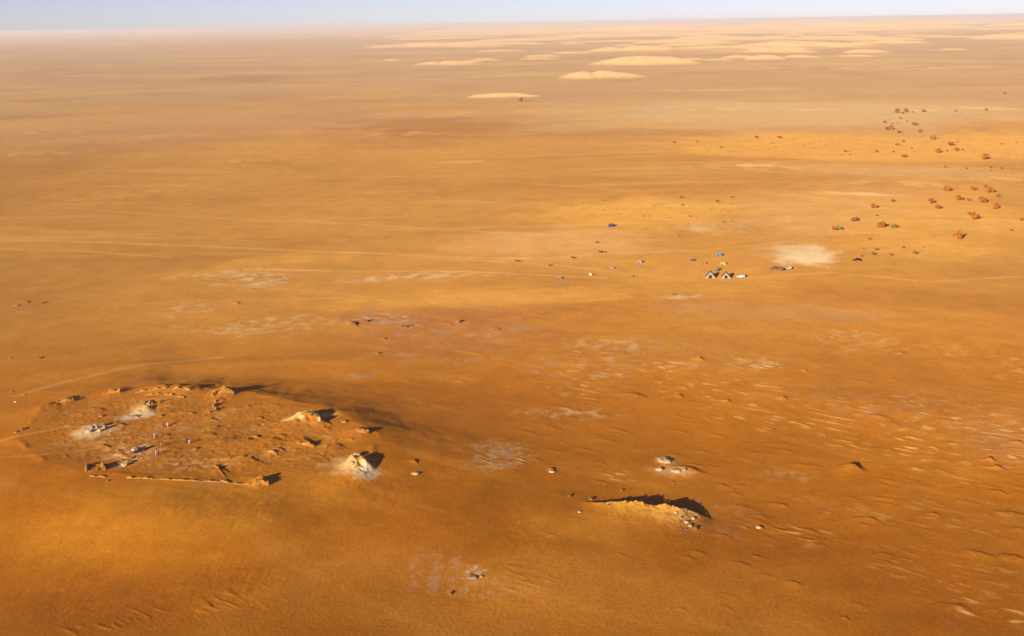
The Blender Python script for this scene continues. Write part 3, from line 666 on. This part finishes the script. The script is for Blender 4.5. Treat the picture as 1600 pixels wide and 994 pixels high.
# ------------------------------------------------------------------ shrubs and trees
m_rust = principled("rusty_foliage", (.47, .130, .010), 1.0, 1.3, .35, spec=0)
m_rust2 = principled("brown_foliage", (.38, .112, .013), 1.0, 1.3, .35, spec=0)
m_olive = principled("olive_foliage", (.27, .17, .03), 1.0, 1.3, .35, spec=0)
m_bark = principled("bark", (.16, .10, .05), 1.0, 6, .3, spec=0)
def crown_bm(seed, n=900, flat=.62, leaf=.10):
    """unit crown: radius 1 across, base at z=.25; many small leaf sprays round uneven clumps"""
    rg_ = random.Random(seed); bm = bmesh.new(); cl = []
    for i in range(13):
        a = rg_.uniform(0, 6.28); q = rg_.uniform(.1, .72); cl.append((q * math.cos(a), q * math.sin(a), rg_.uniform(.42, 1.0) * (1.15 - .5 * q), rg_.uniform(.2, .42)))
    for i in range(n):
        cx, cy, cz, cr_ = rg_.choice(cl)
        v = Vector((rg_.gauss(0, 1), rg_.gauss(0, 1), rg_.gauss(0, 1))).normalized() * cr_ * rg_.uniform(.55, 1.05)
        p = Vector((cx + v.x, cy + v.y, max(.12, (cz + v.z * .8) * flat * 1.5 * .8)))
        s_ = leaf * rg_.uniform(.6, 1.5); nrm = (v.normalized() + Vector((rg_.uniform(-.6, .6), rg_.uniform(-.6, .6), rg_.uniform(-.3, .8)))).normalized()
        t = nrm.orthogonal().normalized(); b = nrm.cross(t); an_ = rg_.uniform(0, 6.28)
        t2 = t * math.cos(an_) + b * math.sin(an_); b2 = nrm.cross(t2)
        bm.faces.new([bm.verts.new(p + t2 * s_), bm.verts.new(p + b2 * s_ * .55), bm.verts.new(p - t2 * s_), bm.verts.new(p - b2 * s_ * .55)])
    return bm, cl
def stems_bm(cl, flat=.62):
    bm = bmesh.new()
    tube(bm, (0, 0, -.15), (0, 0, .2), .075, .06)
    for cx, cy, cz, cr_ in cl[:8]:
        k = Vector((cx * .35, cy * .35, .28)); tube(bm, (0, 0, .12), k, .045, .032, 5); tube(bm, k, (cx, cy, cz * flat * 1.15), .032, .012, 5)
    return bm
protos = []
for k, (mt, fl) in enumerate([(m_rust, .95), (m_rust, 1.05), (m_rust2, .85), (m_olive, .8), (m_rust2, .95), (m_olive, .6)]):
    b, cl = crown_bm(100 + k, flat=fl); root = empty("desert_shrub")
    obj("crown", b, mt, root); obj("trunk", stems_bm(cl, fl), m_bark, root); protos.append([root, False])
def shrub(px, py, wpx, kind, label, group, name="desert_shrub", cat="shrub"):
    global _sh
    s = spot(px, py); w = wpx * (s - Vector((0, 0, CAMZ))).length / FPX
    pr = protos[kind]
    o = copy_tree(pr[0]) if pr[1] else pr[0]; pr[1] = True
    o.name = name; sc_ = w * .53; o.scale = (sc_, sc_, sc_ * .95); o.location = s; o.rotation_euler = (0, 0, (px * 1.7) % 6.28)
    return tag(o, label, cat, group)
raw6 = [(447, 97, 30, 4), (497, 94, 26, 4), (480, 103, 16, 2), (540, 96, 12, 2), (598, 93, 24, 2), (785, 91, 14, 4), (960, 84, 20, 2), (466, 132, 14, 4), (375, 156, 18, 4), (420, 162, 12, 2), (450, 162, 12, 2), (503, 149, 10, 0),
        (548, 170, 28, 2), (388, 196, 24, 4), (410, 193, 30, 4), (458, 214, 24, 2), (578, 210, 26, 0),
        (655, 252, 32, 0), (757, 286, 36, 2), (797, 266, 10, 4), (686, 327, 34, 0), (735, 319, 14, 2), (788, 316, 26, 0), (825, 312, 14, 2), (952, 366, 44, 0), (487, 354, 28, 2), (446, 284, 18, 2), (484, 266, 18, 2),
        (530, 304, 12, 2), (427, 324, 14, 0), (328, 325, 20, 0), (148, 324, 18, 0), (125, 339, 12, 3), (175, 339, 11, 3), (725, 412, 16, 4), (850, 420, 14, 2), (985, 414, 16, 2), (988, 430, 10, 2), (1047, 421, 18, 2), (1103, 419, 12, 3),
        (1050, 280, 14, 2), (1135, 271, 10, 3),
        (737, 548, 40, 0), (884, 543, 32, 2), (952, 525, 20, 0), (977, 557, 44, 0), (1028, 583, 24, 4), (801, 602, 38, 0), (860, 604, 22, 2), (940, 614, 50, 2), (1013, 649, 42, 0), (644, 619, 38, 4), (681, 650, 38, 2), (865, 686, 24, 4),
        (887, 712, 50, 1), (1165, 719, 22, 4), (800, 823, 52, 1), (1105, 777, 18, 2),
        (422, 611, 22, 4), (310, 645, 34, 0), (333, 692, 15, 3), (199, 722, 38, 2), (216, 712, 24, 3), (359, 757, 46, 0), (379, 748, 26, 3), (430, 758, 36, 5), (83, 774, 30, 1), (110, 770, 34, 3),
        (291, 827, 18, 2), (326, 888, 22, 2), (310, 915, 28, 3), (410, 919, 22, 2), (485, 877, 18, 3), (553, 911, 26, 3), (600, 875, 11, 3), (245, 925, 16, 2)]
shr = [(1280 + a / 3.68, 150 + b / 3.68, w / 3.68 * 1.15, k) for a, b, w, k in raw6]
shr += [(1000 + a / 5.333, 290 + b / 5.333, w / 5.333 * .75, k) for a, b, w, k in [(343, 107, 40, 3), (350, 168, 34, 3), (415, 260, 40, 5), (643, 137, 40, 2), (762, 101, 46, 5), (115, 176, 26, 3), (697, 309, 32, 2), (762, 298, 18, 2), (396, 349, 18, 2), (316, 423, 34, 3), (18, 260, 20, 5), (1325, 207, 14, 2)]]
shr += [(1053, 224, 6, 2), (1182, 216, 7, 2), (1217, 216, 7, 2), (1089, 222, 4, 2), (1126, 231, 5, 2), (1570, 147, 5, 2), (937, 395, 7, 2), (945, 395, 5, 2), (807, 409, 6, 2), (932, 380, 6, 5), (894, 404, 6, 4), (859, 416, 5, 4)]
clus = [("the far grove at the top right", lambda x, y: y < 209 and x > 1360, 'shrubs in the far grove'), ("the bright yellow sand sheet", lambda x, y: y < 272, 'shrubs on the yellow sand sheet'),
        ("the near right-hand grove", lambda x, y: x > 1440 and y < 385, 'shrubs in the right-hand grove'), ("the row left of the right-hand grove", lambda x, y: x > 1295 and y < 368, 'shrubs left of the right-hand grove'),
        ("the scrub right of the salt patch", lambda x, y: x > 1290, 'low scrub right of the salt patch'), ("the sparse scrub above the camp", lambda x, y: x > 980, 'scrub above the camp'),
        ("the dry scrub left of the camp", lambda x, y: True, 'scrub left of the camp')]
ordn = ["first", "second", "third", "fourth", "fifth", "sixth", "seventh", "eighth", "ninth", "tenth", "eleventh", "twelfth", "thirteenth", "fourteenth", "fifteenth", "sixteenth", "seventeenth", "eighteenth", "nineteenth", "twentieth",
        "twenty-first", "twenty-second", "twenty-third", "twenty-fourth", "twenty-fifth", "twenty-sixth", "twenty-seventh", "twenty-eighth", "twenty-ninth", "thirtieth"]
buck = {}
for t in shr:
    for k, (nm, fn_, g_) in enumerate(clus):
        if fn_(t[0], t[1]): buck.setdefault(k, []).append(t); break
for k, lst in buck.items():
    nm, _, g_ = clus[k]; lst.sort()
    for i, (px, py, w, kd) in enumerate(lst):
        colr = {0: "rust-red", 1: "dense rust-red", 2: "dry brown", 3: "olive", 4: "dark brown", 5: "flat olive"}[kd]
        sz = "big" if w > 12 else ("tiny" if w < 5 else "small")
        shrub(px, py, w, kd, "%s %s bush, %s from left in %s" % (sz, colr, ordn[i], nm), g_)
shrub(814, 159, 10, 4, "lone dark tree in front of the long pale dune on the upper middle plain", None, "acacia_tree", "tree")
# the lone tree at the left: tall bare trunk under a small round crown
def lone_tree():
    s = spot(45, 479); root = empty("acacia_tree", s)
    bm = bmesh.new(); tube(bm, (0, 0, -.2), (.1, 0, 1.9), .16, .11); tube(bm, (.1, 0, 1.9), (.7, .2, 3.0), .09, .05); tube(bm, (.1, 0, 1.9), (-.6, -.2, 3.0), .09, .05); tube(bm, (.1, 0, 1.9), (.1, .5, 3.1), .08, .05)
    obj("trunk", bm, m_bark, root)
    b, cl = crown_bm(55, 800, .6, .10); c = obj("crown", b, m_rust, root); c.location = (0, 0, 2.0); c.scale = (1.7, 1.7, 1.7)
    tag(root, "lone round-crowned tree with a long thin shadow at the left edge", "tree")
lone_tree()
# small tufts on the yellow sheets (each its own object, sharing meshes)
tb, _ = crown_bm(77, 60, .5, .28); tuft0 = obj("grass_tuft", tb, m_olive); tuft0.location = spot(940, 340)
tufts = [("low dry tuft on the bright yellow sand sheet at the far right", 'tufts on the yellow sand sheet', [(1085, 1595, 212, 250)], 80),
         ("low dry tuft on the yellow sand behind the blue tent", 'tufts behind the blue tent', [(850, 1150, 312, 358)], 60),
         ("low dry tuft on the sand among the rusty bushes at the right", 'tufts among the right-hand bushes', [(1300, 1590, 365, 405)], 34)]
rt = random.Random(12); first = True
for lb, g_, regs, cnt in tufts:
    for i in range(cnt):
        x0, x1, y0, y1 = regs[0]; px, py = rt.uniform(x0, x1), rt.uniform(y0, y1)
        o = tuft0 if first else tuft0.copy()
        if not first: COL.objects.link(o)
        first = False
        s = spot(px, py); q = rt.uniform(.5, 1.0) * (s.length / 900) ; o.location = s; o.scale = (q, q, q * .8); o.rotation_euler = (0, 0, rt.uniform(0, 6))
        tag(o, lb, "tuft", g_)

# ------------------------------------------------------------------ tents
m_canvas = principled("cream_canvas", (.62, .47, .28), .95, 1.2, .08, spec=.05)
m_inside = principled("tent_lining", (.05, .035, .025), 1.0, 2, .2, spec=0)
m_pole = principled("wooden_pole", (.22, .13, .07), .9, 8, .2)
m_rope = principled("rope", (.55, .45, .32), .9, 8, .2)
m_roofc = principled("brown_canvas", (.24, .11, .05), .95, 1.2, .15, spec=.05)
def ridge_tent(px, py, w, L, h, rz, label, seed, round_door=False):
    s = spot(px, py); root = empty("ridge_tent", s, rz); tag(root, label, "tent", "gabled canvas tents of the camp")
    # local frame: front gable at y=0 facing -Y, tent runs to +Y
    hw = w / 2; eave = .55
    def sag(x, y): return .10 * math.sin(y / L * math.pi)
    bm = bmesh.new(); N = 10; K = 8
    for sx in (-1, 1):
        g = []
        for j in range(N + 1):
            y = L * j / N; row = []
            for i in range(K + 1):
                t = i / K; x = sx * hw * t; z = h + (eave - h) * t - sag(x, y) * math.sin(t * math.pi) * 1.2 - .1 * math.sin(j / N * math.pi)
                row.append(bm.verts.new((x, y, z)))
            g.append(row)
        for j in range(N):
            for i in range(K): bm.faces.new((g[j][i], g[j][i + 1], g[j + 1][i + 1], g[j + 1][i]))
    bmesh.ops.recalc_face_normals(bm, faces=bm.faces)
    bmesh.ops.solidify(bm, geom=bm.faces[:], thickness=.05)
    obj("roof", bm, m_roofc, root)
    bm = bmesh.new()
    for sx in (-1, 1): box(bm, (sx * hw * .985, L / 2, eave / 2 - .1), (.06, L * .98, eave + .2))
    obj("side_wall", bm, m_canvas, root)
    # front gable with a real opening
    bm = bmesh.new(); dw = .85 if round_door else 1.05; dh = 2.2
    if round_door: door = [(dw * math.cos(a) * 1.0, 1.25 + 1.0 * math.sin(a)) for a in [math.radians(-60 + 300 * i / 12 + 120) for i in range(13)]]
    else: door = [(dw, .0), (dw * .95, 1.1), (dw * .5, 1.85), (0, dh), (-dw * .5, 1.85), (-dw * .95, 1.1), (-dw, .0)]
    outl = [(hw, -.2), (hw, eave), (hw * .5, (h + eave) / 2), (0, h - .04), (-hw * .5, (h + eave) / 2), (-hw, eave), (-hw, -.2)]
    if round_door: door = [(dw * .8, .0), (dw, 1.0), (dw * .7, 1.75), (0, 2.05), (-dw * .7, 1.75), (-dw, 1.0), (-dw * .8, .0)]
    fo = [bm.verts.new((x, .03, z)) for x, z in outl]; fi = [bm.verts.new((x, .03, z)) for x, z in door]
    for i in range(6): bm.faces.new((fo[i], fo[i + 1], fi[i + 1], fi[i]))
    bmesh.ops.solidify(bm, geom=bm.faces[:], thickness=.05)
    obj("front_wall", bm, m_canvas, root)
    bm = bmesh.new(); bo = [bm.verts.new((x, L - .03, z)) for x, z in outl]; bm.faces.new(bo); bmesh.ops.solidify(bm, geom=bm.faces[:], thickness=.05)
    obj("back_wall", bm, m_canvas, root)
    bm = bmesh.new(); box(bm, (0, L / 2, .03), (w * .94, L * .94, .04)); obj("groundsheet", bm, m_inside, root)
    for y in (.25, L - .25):
        bm = bmesh.new(); tube(bm, (0, y, -.2), (0, y, h - .12), .05); obj("pole", bm, m_pole, root)
    for sx in (-1, 1):
        for y in (.0, L * .5, L):
            bm = bmesh.new(); a = (sx * hw, y, eave); b = (sx * (hw + 1.1), y, -.05); tube(bm, a, b, .015, seg=4); tube(bm, (b[0], b[1], -.2), (b[0], b[1], .18), .03, seg=5)
            obj("guy_rope", bm, m_rope, root)
    return root
ridge_tent(1110, 435, 5.9, 5.2, 3.9, rad(-8), "left of the two tall cream gabled tents, with a triangular dark doorway", 1)
ridge_tent(1134.5, 435.5, 5.6, 5.0, 3.7, rad(-8), "right of the two tall cream gabled tents, with an arched dark doorway", 2, True)

m_door = principled("dark_mesh_door", (.04, .035, .035), .9, 5, .2)
def dome_tent(px, py, w, h, col, label, rz, name="dome_tent"):
    s = spot(px, py); root = empty(name, s, rz); tag(root, label, "tent", "small camping tents scattered round the camp")
    m = principled("tent_fabric", col, .7, 1.6, .1, spec=.3)
    bm = bmesh.new(); NA, NB = 24, 9; rows_ = []
    for j in range(NB):
        t = j / NB * math.pi / 2; row = []
        for i in range(NA):
            a = i / NA * 2 * math.pi; sq = 1 / max(abs(math.cos(a)), abs(math.sin(a))); k = (.55 + .45 * sq) * (1 - .05 * abs(math.sin(2 * a)))
            row.append(bm.verts.new((w / 2 * math.cos(t) ** .75 * math.cos(a) * k * 1.15, w / 2 * math.cos(t) ** .75 * math.sin(a) * k, h * math.sin(t) - .03)))
        rows_.append(row)
    top = bm.verts.new((0, 0, h))
    for j in range(NB - 1):
        for i in range(NA): bm.faces.new((rows_[j][i], rows_[j][(i + 1) % NA], rows_[j + 1][(i + 1) % NA], rows_[j + 1][i]))
    for i in range(NA): bm.faces.new((rows_[-1][i], rows_[-1][(i + 1) % NA], top))
    obj("canopy", bm, m, root, smooth=True)
    bm = bmesh.new(); pts = [(-.35, 0), (.35, 0), (.33, .5), (.2, .85), (0, 1.0), (-.2, .85), (-.33, .5)]
    vs = []
    for x, z in pts:
        zz = z * h * .72; t = math.asin(min(1, zz / h)); vs.append(bm.verts.new((x * w * .5, -(w / 2 * math.cos(t) ** .75 * 1.03 + .03), zz)))
    bm.faces.new(vs); bmesh.ops.solidify(bm, geom=bm.faces[:], thickness=.02); obj("door", bm, m_door, root)
    for sg in (-1, 1):
        bm = bmesh.new(); pr = None
        for i in range(13):
            t = math.pi * i / 12; q = abs(math.cos(t)) ** .75 * (1 if t < math.pi / 2 else -1); p = Vector((w / 2 * q * .86 * 1.1, sg * w / 2 * q * .80, h * math.sin(t) + .03))
            if pr is not None: tube(bm, pr, p, .02, seg=5)
            pr = p
        obj("pole", bm, m_rope, root)
    return root
dome_tent(955, 354, 4.2, 2.3, (.035, .022, .13), "deep blue-violet tent standing alone, farthest of all the tents", rad(-20))
dome_tent(1124, 400, 3.8, 1.9, (.14, .18, .30), "sky-blue and white tent behind the two gabled tents", rad(-35))
dome_tent(1082, 407.5, 2.8, 1.4, (.12, .06, .08), "dull purple tent left of the small orange tent", rad(-35))
dome_tent(1100.5, 412.5, 2.4, 1.3, (.45, .13, .03), "small orange tent just behind the left gabled tent", rad(-35))
dome_tent(1130.5, 413, 3.2, 1.4, (.72, .42, .05), "bright yellow tent right behind the two gabled tents", rad(-35))
dome_tent(1000, 410.5, 2.8, 1.6, (.28, .27, .32), "blue-white tent, rightmost of the loose scatter left of the camp", rad(-35))
dome_tent(957, 419.5, 2.2, 1.1, (.30, .23, .27), "pale lilac tent between the cream tent and the blue-white tent", rad(-35))
dome_tent(923, 430, 2.0, 1.3, (.62, .56, .40), "tiny cream-white tent lowest in the middle of the scatter", rad(-35))
dome_tent(875, 435.5, 2.4, 1.3, (.17, .16, .21), "slate-blue tent at the lower left end of the scatter", rad(-35))
def low_tent():
    s = spot(1340, 407); root = empty("nomad_tent", s, rad(-15)); tag(root, "low dark nomad tent hunched on the sand right of the white salt patch", "tent")
    m = principled("woven_goat_hair", (.07, .035, .04), 1.0, 2, .3, spec=0)
    bm = bmesh.new(); g = []
    for j in range(9):
        row = []
        for i in range(13):
            u, v = i / 12 * 2 - 1, j / 8 * 2 - 1
            z = 1.7 * max(0, 1 - abs(u) ** 1.5) * (1 - .75 * abs(v) ** 1.4) + .1 + .15 * math.cos(u * 9)
            row.append(bm.verts.new((u * 2.9, v * 1.8 - .5 * u * u, z)))
        g.append(row)
    for j in range(8):
        for i in range(12): bm.faces.new((g[j][i], g[j][i + 1], g[j + 1][i + 1], g[j + 1][i]))
    bmesh.ops.solidify(bm, geom=bm.faces[:], thickness=.06); obj("canopy", bm, m, root)
    for x in (-.9, .9):
        bm = bmesh.new(); tube(bm, (x, 0, -.2), (x, 0, 1.55), .05); obj("pole", bm, m_pole, root)
low_tent()

# ------------------------------------------------------------------ off-road vehicles
m_glass = principled("dark_glass", (.02, .025, .03), .08, None, spec=.6)
m_tyre = principled("rubber", (.02, .02, .02), .85, 6, .3)
m_rim = principled("steel", (.45, .45, .44), .4, None, metallic=.8)
m_black = principled("black_trim", (.03, .03, .03), .7, None)
m_lamp = principled("lamp_glass", (.75, .75, .7), .15, None, spec=.6)
m_red = principled("red_lens", (.5, .03, .02), .3, None)
m_cargo = principled("cargo_canvas", (.48, .40, .32), .95, 3, .2)
def prism(bm, prof, w, y0=0.0):
    a = [bm.verts.new((x, y0 - w / 2, z)) for x, z in prof]; b = [bm.verts.new((x, y0 + w / 2, z)) for x, z in prof]
    bm.faces.new(a); bm.faces.new(b[::-1]); n_ = len(prof)
    for i in range(n_): bm.faces.new((a[(i + 1) % n_], a[i], b[i], b[(i + 1) % n_]))
def vehicle(px, py, heading, col, label, group, pickup=False, L=4.7):
    s = spot(px, py); root = empty("parked_vehicle", s + Vector((0, 0, -.03)), heading); tag(root, label, "vehicle", group)
    m = principled("car_paint", col, .35, 1.5, .08, spec=.5)
    k = L / 4.7
    bm = bmesh.new()
    body = [(-2.3, .5), (-1.95, .5), (-1.85, .8), (-1.45, .92), (-1.05, .8), (-.95, .45), (.95, .45), (1.05, .8), (1.42, .92), (1.8, .8), (1.9, .5), (2.3, .5), (2.35, .95), (1.2, 1.12), (-2.3, 1.12)]
    prism(bm, [(x * k, z) for x, z in body], 1.8)
    bmesh.ops.bevel(bm, geom=[e for e in bm.edges if abs(e.verts[0].co.y - e.verts[1].co.y) < .01], offset=.05, segments=2, affect='EDGES')
    obj("body", bm, m, root)
    bm = bmesh.new()
    cab = [(-2.25, 1.12), (-2.15, 1.85), (.35, 1.85), (.95, 1.12)] if not pickup else [(-.6, 1.12), (-.5, 1.85), (.35, 1.85), (.95, 1.12)]
    prism(bm, [(x * k, z) for x, z in cab], 1.62)
    bmesh.ops.bevel(bm, geom=bm.edges[:], offset=.06, segments=2, affect='EDGES')
    obj("cabin", bm, m, root)
    bm = bmesh.new(); v = [(.40, 1.80), (.93, 1.20)]
    for y in (-.7, .7): pass
    q = [bm.verts.new((x * k + .03, y, z)) for x, z, y in [(.38, 1.78, -.7), (.90, 1.2, -.75), (.90, 1.2, .75), (.38, 1.78, .7)]]; bm.faces.new(q)
    bmesh.ops.solidify(bm, geom=bm.faces[:], thickness=.015); obj("windscreen", bm, m_glass, root)
    wins = [(-.45, .25), (-1.25, -.52), (-2.08, -1.32)] if not pickup else [(-.42, .25)]
    for y in (-1, 1):
        for a, b in wins:
            bm = bmesh.new(); box(bm, ((a + b) / 2 * k, y * .815, 1.5), ((b - a) * k, .025, .42)); obj("side_window", bm, m_glass, root)
        bm = bmesh.new(); box(bm, (2.33 * k, y * .62, .82), (.06, .28, .18)); obj("headlight", bm, m_lamp, root)
        bm = bmesh.new(); box(bm, (-2.31 * k, y * .75, .9), (.05, .16, .28)); obj("tail_light", bm, m_red, root)
        for x in (-1.45, 1.42):
            bm = bmesh.new(); tube(bm, (x * k, y * .72, .41), (x * k, y * .95, .41), .41, seg=20); wh = obj("wheel", bm, m_tyre, root)
            bm = bmesh.new(); tube(bm, (x * k, y * .90, .41), (x * k, y * .965, .41), .22, seg=14); obj("rim", bm, m_rim, wh)
    for x in (2.38, -2.36):
        bm = bmesh.new(); box(bm, (x * k, 0, .58), (.12, 1.75, .18)); obj("bumper", bm, m_black, root)
    if pickup:
        bm = bmesh.new(); box(bm, (-1.45 * k, 0, 1.45), (1.55 * k, 1.45, .65)); bmesh.ops.subdivide_edges(bm, edges=bm.edges[:], cuts=4)
        for v_ in bm.verts: v_.co += Vector(mnoise.noise_vector(v_.co * 1.8)) * .14
        lo = obj("load_cover", bm, m_cargo, root)
    else:
        bm = bmesh.new()
        for i in range(7): box(bm, ((-1.95 + i * .35) * k, 0, 1.95), (.04, 1.4, .03))
        for y in (-.68, .68): box(bm, (-.9 * k, y, 1.98), (2.2 * k, .04, .05)); box(bm, (-1.9 * k, y, 1.90), (.05, .05, .14)); box(bm, (.1 * k, y, 1.90), (.05, .05, .14))
        obj("roof_rack", bm, m_black, root)
        bm = bmesh.new(); tube(bm, (-2.32 * k, 0, 1.1), (-2.52 * k, 0, 1.1), .37, seg=18); obj("spare_wheel", bm, m_tyre, root)
    return root
G1 = "vehicles parked at the camp"
vehicle(1157, 434, rad(178), (.82, .80, .72), "white off-road vehicle side-on just right of the two gabled tents", G1)
vehicle(1121.5, 423, rad(60), (.14, .16, .13), "grey-green off-road vehicle in the gap behind the two gabled tents", G1, L=4.5)
vehicle(1209, 421.5, rad(172), (.13, .055, .03), "dark brown off-road vehicle, leftmost of the row by the white salt patch", G1)
vehicle(1220, 422.5, rad(120), (.33, .09, .05), "reddish-brown vehicle in the middle of the row by the white salt patch", G1, L=4.4)
vehicle(1230.5, 421, rad(165), (.34, .25, .17), "beige pickup with covered load, rightmost of the row by the white salt patch", G1, pickup=True)
vehicle(216.5, 706, rad(52), (.13, .03, .03), "maroon pickup with a pale load parked on the ruin mound", None, pickup=True, L=4.8)

# ------------------------------------------------------------------ people
m_skin = principled("skin", (.20, .10, .06), .6, 4, .1)
m_hair = principled("hair", (.02, .015, .012), .9, 6, .2)
def person_mesh(kind):
    """one continuous skinned figure, 1.75 m tall, facing -Y"""
    sw = .12 if kind else .0
    J = [((0, 0, .95), .145), ((0, 0, 1.18), .125), ((0, 0, 1.40), .150), ((0, 0, 1.52), .060), ((0, -.01, 1.60), .085), ((0, -.01, 1.70), .085),
         ((.10, 0, .90), .095), ((.11, -.02 - sw, .50), .065), ((.11, .02 - sw, .08), .045), ((.12, -.14 - sw, .03), .035),
         ((-.10, 0, .90), .095), ((-.11, -.02 + sw, .50), .065), ((-.11, .04 + sw, .08), .045), ((-.12, -.12 + sw, .03), .035),
         ((.19, 0, 1.41), .062), ((.25, .02, 1.14), .045), ((.25, -.08 + sw, .90), .034), ((.25, -.11 + sw, .80), .028),
         ((-.19, 0, 1.41), .062), ((-.25, .02, 1.14), .045), ((-.25, -.08 - sw, .90), .034), ((-.25, -.11 - sw, .80), .028)]
    E = [(0, 1), (1, 2), (2, 3), (3, 4), (4, 5), (0, 6), (6, 7), (7, 8), (8, 9), (0, 10), (10, 11), (11, 12), (12, 13), (2, 14), (14, 15), (15, 16), (16, 17), (2, 18), (18, 19), (19, 20), (20, 21)]
    me_ = bpy.data.meshes.new("body"); me_.from_pydata([j[0] for j in J], E, [])
    o = bpy.data.objects.new("body", me_); COL.objects.link(o)
    md = o.modifiers.new("s", 'SKIN'); 
    for i, sv in enumerate(me_.skin_vertices[0].data): sv.radius = (J[i][1], J[i][1]); sv.use_root = (i == 0)
    sb = o.modifiers.new("b", 'SUBSURF'); sb.levels = 1
    dg = bpy.context.evaluated_depsgraph_get(); dg.update(); out = bpy.data.meshes.new_from_object(o.evaluated_get(dg)); bpy.data.objects.remove(o)
    out.materials.clear(); out.materials.append(m_skin); out.polygons.foreach_set('use_smooth', [True] * len(out.polygons))
    out.name = "body"; return out
bodies = [person_mesh(0), person_mesh(1)]
def lathe(bm, prof, seg=16, sx=1.0, sy=.72, fold=.06, seed=0):
    rings = []
    for r_, z in prof:
        rings.append([bm.verts.new((r_ * sx * math.cos(a) * (1 + fold * math.sin(a * 5 + seed + z)), r_ * sy * math.sin(a) * (1 + fold * math.cos(a * 4 + seed)), z)) for a in [i / seg * 2 * math.pi for i in range(seg)]])
    for a, b in zip(rings[:-1], rings[1:]):
        for i in range(seg): bm.faces.new((a[i], a[(i + 1) % seg], b[(i + 1) % seg], b[i]))
def person(px, py, rz, robe, scarf, label, group, pose=0):
    s = spot(px, py); root = empty("person", s, rz); tag(root, label, "person", group)
    b = bpy.data.objects.new("body", bodies[pose]); COL.objects.link(b); b.parent = root
    mr = principled("cloth", robe, .95, 3, .15, spec=.1); ms = principled("scarf_cloth", scarf, .95, 3, .15, spec=.1)
    bm = bmesh.new(); lathe(bm, [(.28, .12), (.26, .5), (.25, .95), (.25, 1.2), (.25, 1.38), (.16, 1.48), (.07, 1.53)], seed=px); obj("robe", bm, mr, b, smooth=True)
    for sx in (-1, 1):
        bm = bmesh.new(); tube(bm, (sx * .17, 0, 1.43), (sx * .26, .02, 1.14), .10, .085, 9); tube(bm, (sx * .26, .02, 1.15), (sx * .26, -.07, .93), .085, .10, 9); obj("sleeve", bm, mr, b)
    bm = bmesh.new(); lathe(bm, [(.12, 1.52), (.135, 1.62), (.14, 1.70), (.11, 1.78), (.03, 1.81)], 12, 1, 1.05, .04, px); obj("headscarf", bm, ms, b, smooth=True)
G2 = "people standing among the ruins"; MR = (.10, .015, .02); WH = (.36, .30, .27); PK = (.36, .17, .15)
person(255.5, 667, rad(10), MR, (.05, .01, .01), "figure in dark maroon robe, left one of the topmost pair on the mound", G2)
person(262, 666.5, rad(-30), (.55, .28, .28), (.4, .2, .2), "figure in dusty pink robe, right one of the topmost pair on the mound", G2, 1)
person(241.5, 685, rad(40), WH, (.7, .7, .7), "figure in white robe left of the tallest shadow, below the topmost pair", G2)
person(245.5, 685.5, rad(-20), MR, WH, "maroon-robed figure with white headscarf beside the white-robed one", G2, 1)
person(252, 697, rad(0), (.28, .12, .06), MR, "figure in brown robe, left of the pair in the middle of the mound", G2)
person(257, 697.5, rad(60), (.12, .09, .06), (.3, .2, .1), "figure in dark olive robe, right of the pair in the middle of the mound", G2, 1)
person(292, 692, rad(30), (.08, .03, .03), (.05, .03, .03), "black-robed figure, left of the rightmost pair on the mound", G2)
person(296, 693.5, rad(-30), WH, MR, "white-robed figure with maroon scarf in the rightmost pair", G2, 1)
person(244, 711.5, rad(10), PK, (.6, .5, .5), "pale pink-robed figure, left of the lowest pair on the mound", G2)
person(248, 711.5, rad(80), MR, (.08, .02, .02), "dark maroon figure, right of the lowest pair on the mound", G2, 1)
person(239, 712, rad(80), (.30, .09, .04), (.2, .1, .05), "rust-brown robed figure a step left of the lowest pair", G2)
person(226, 702, rad(80), WH, (.7, .6, .5), "white-robed figure standing beside the maroon pickup's front", G2)
person(990, 433, rad(20), (.12, .05, .03), (.1, .05, .03), "dark-robed figure walking alone between the scattered tents and the camp", None, 1)
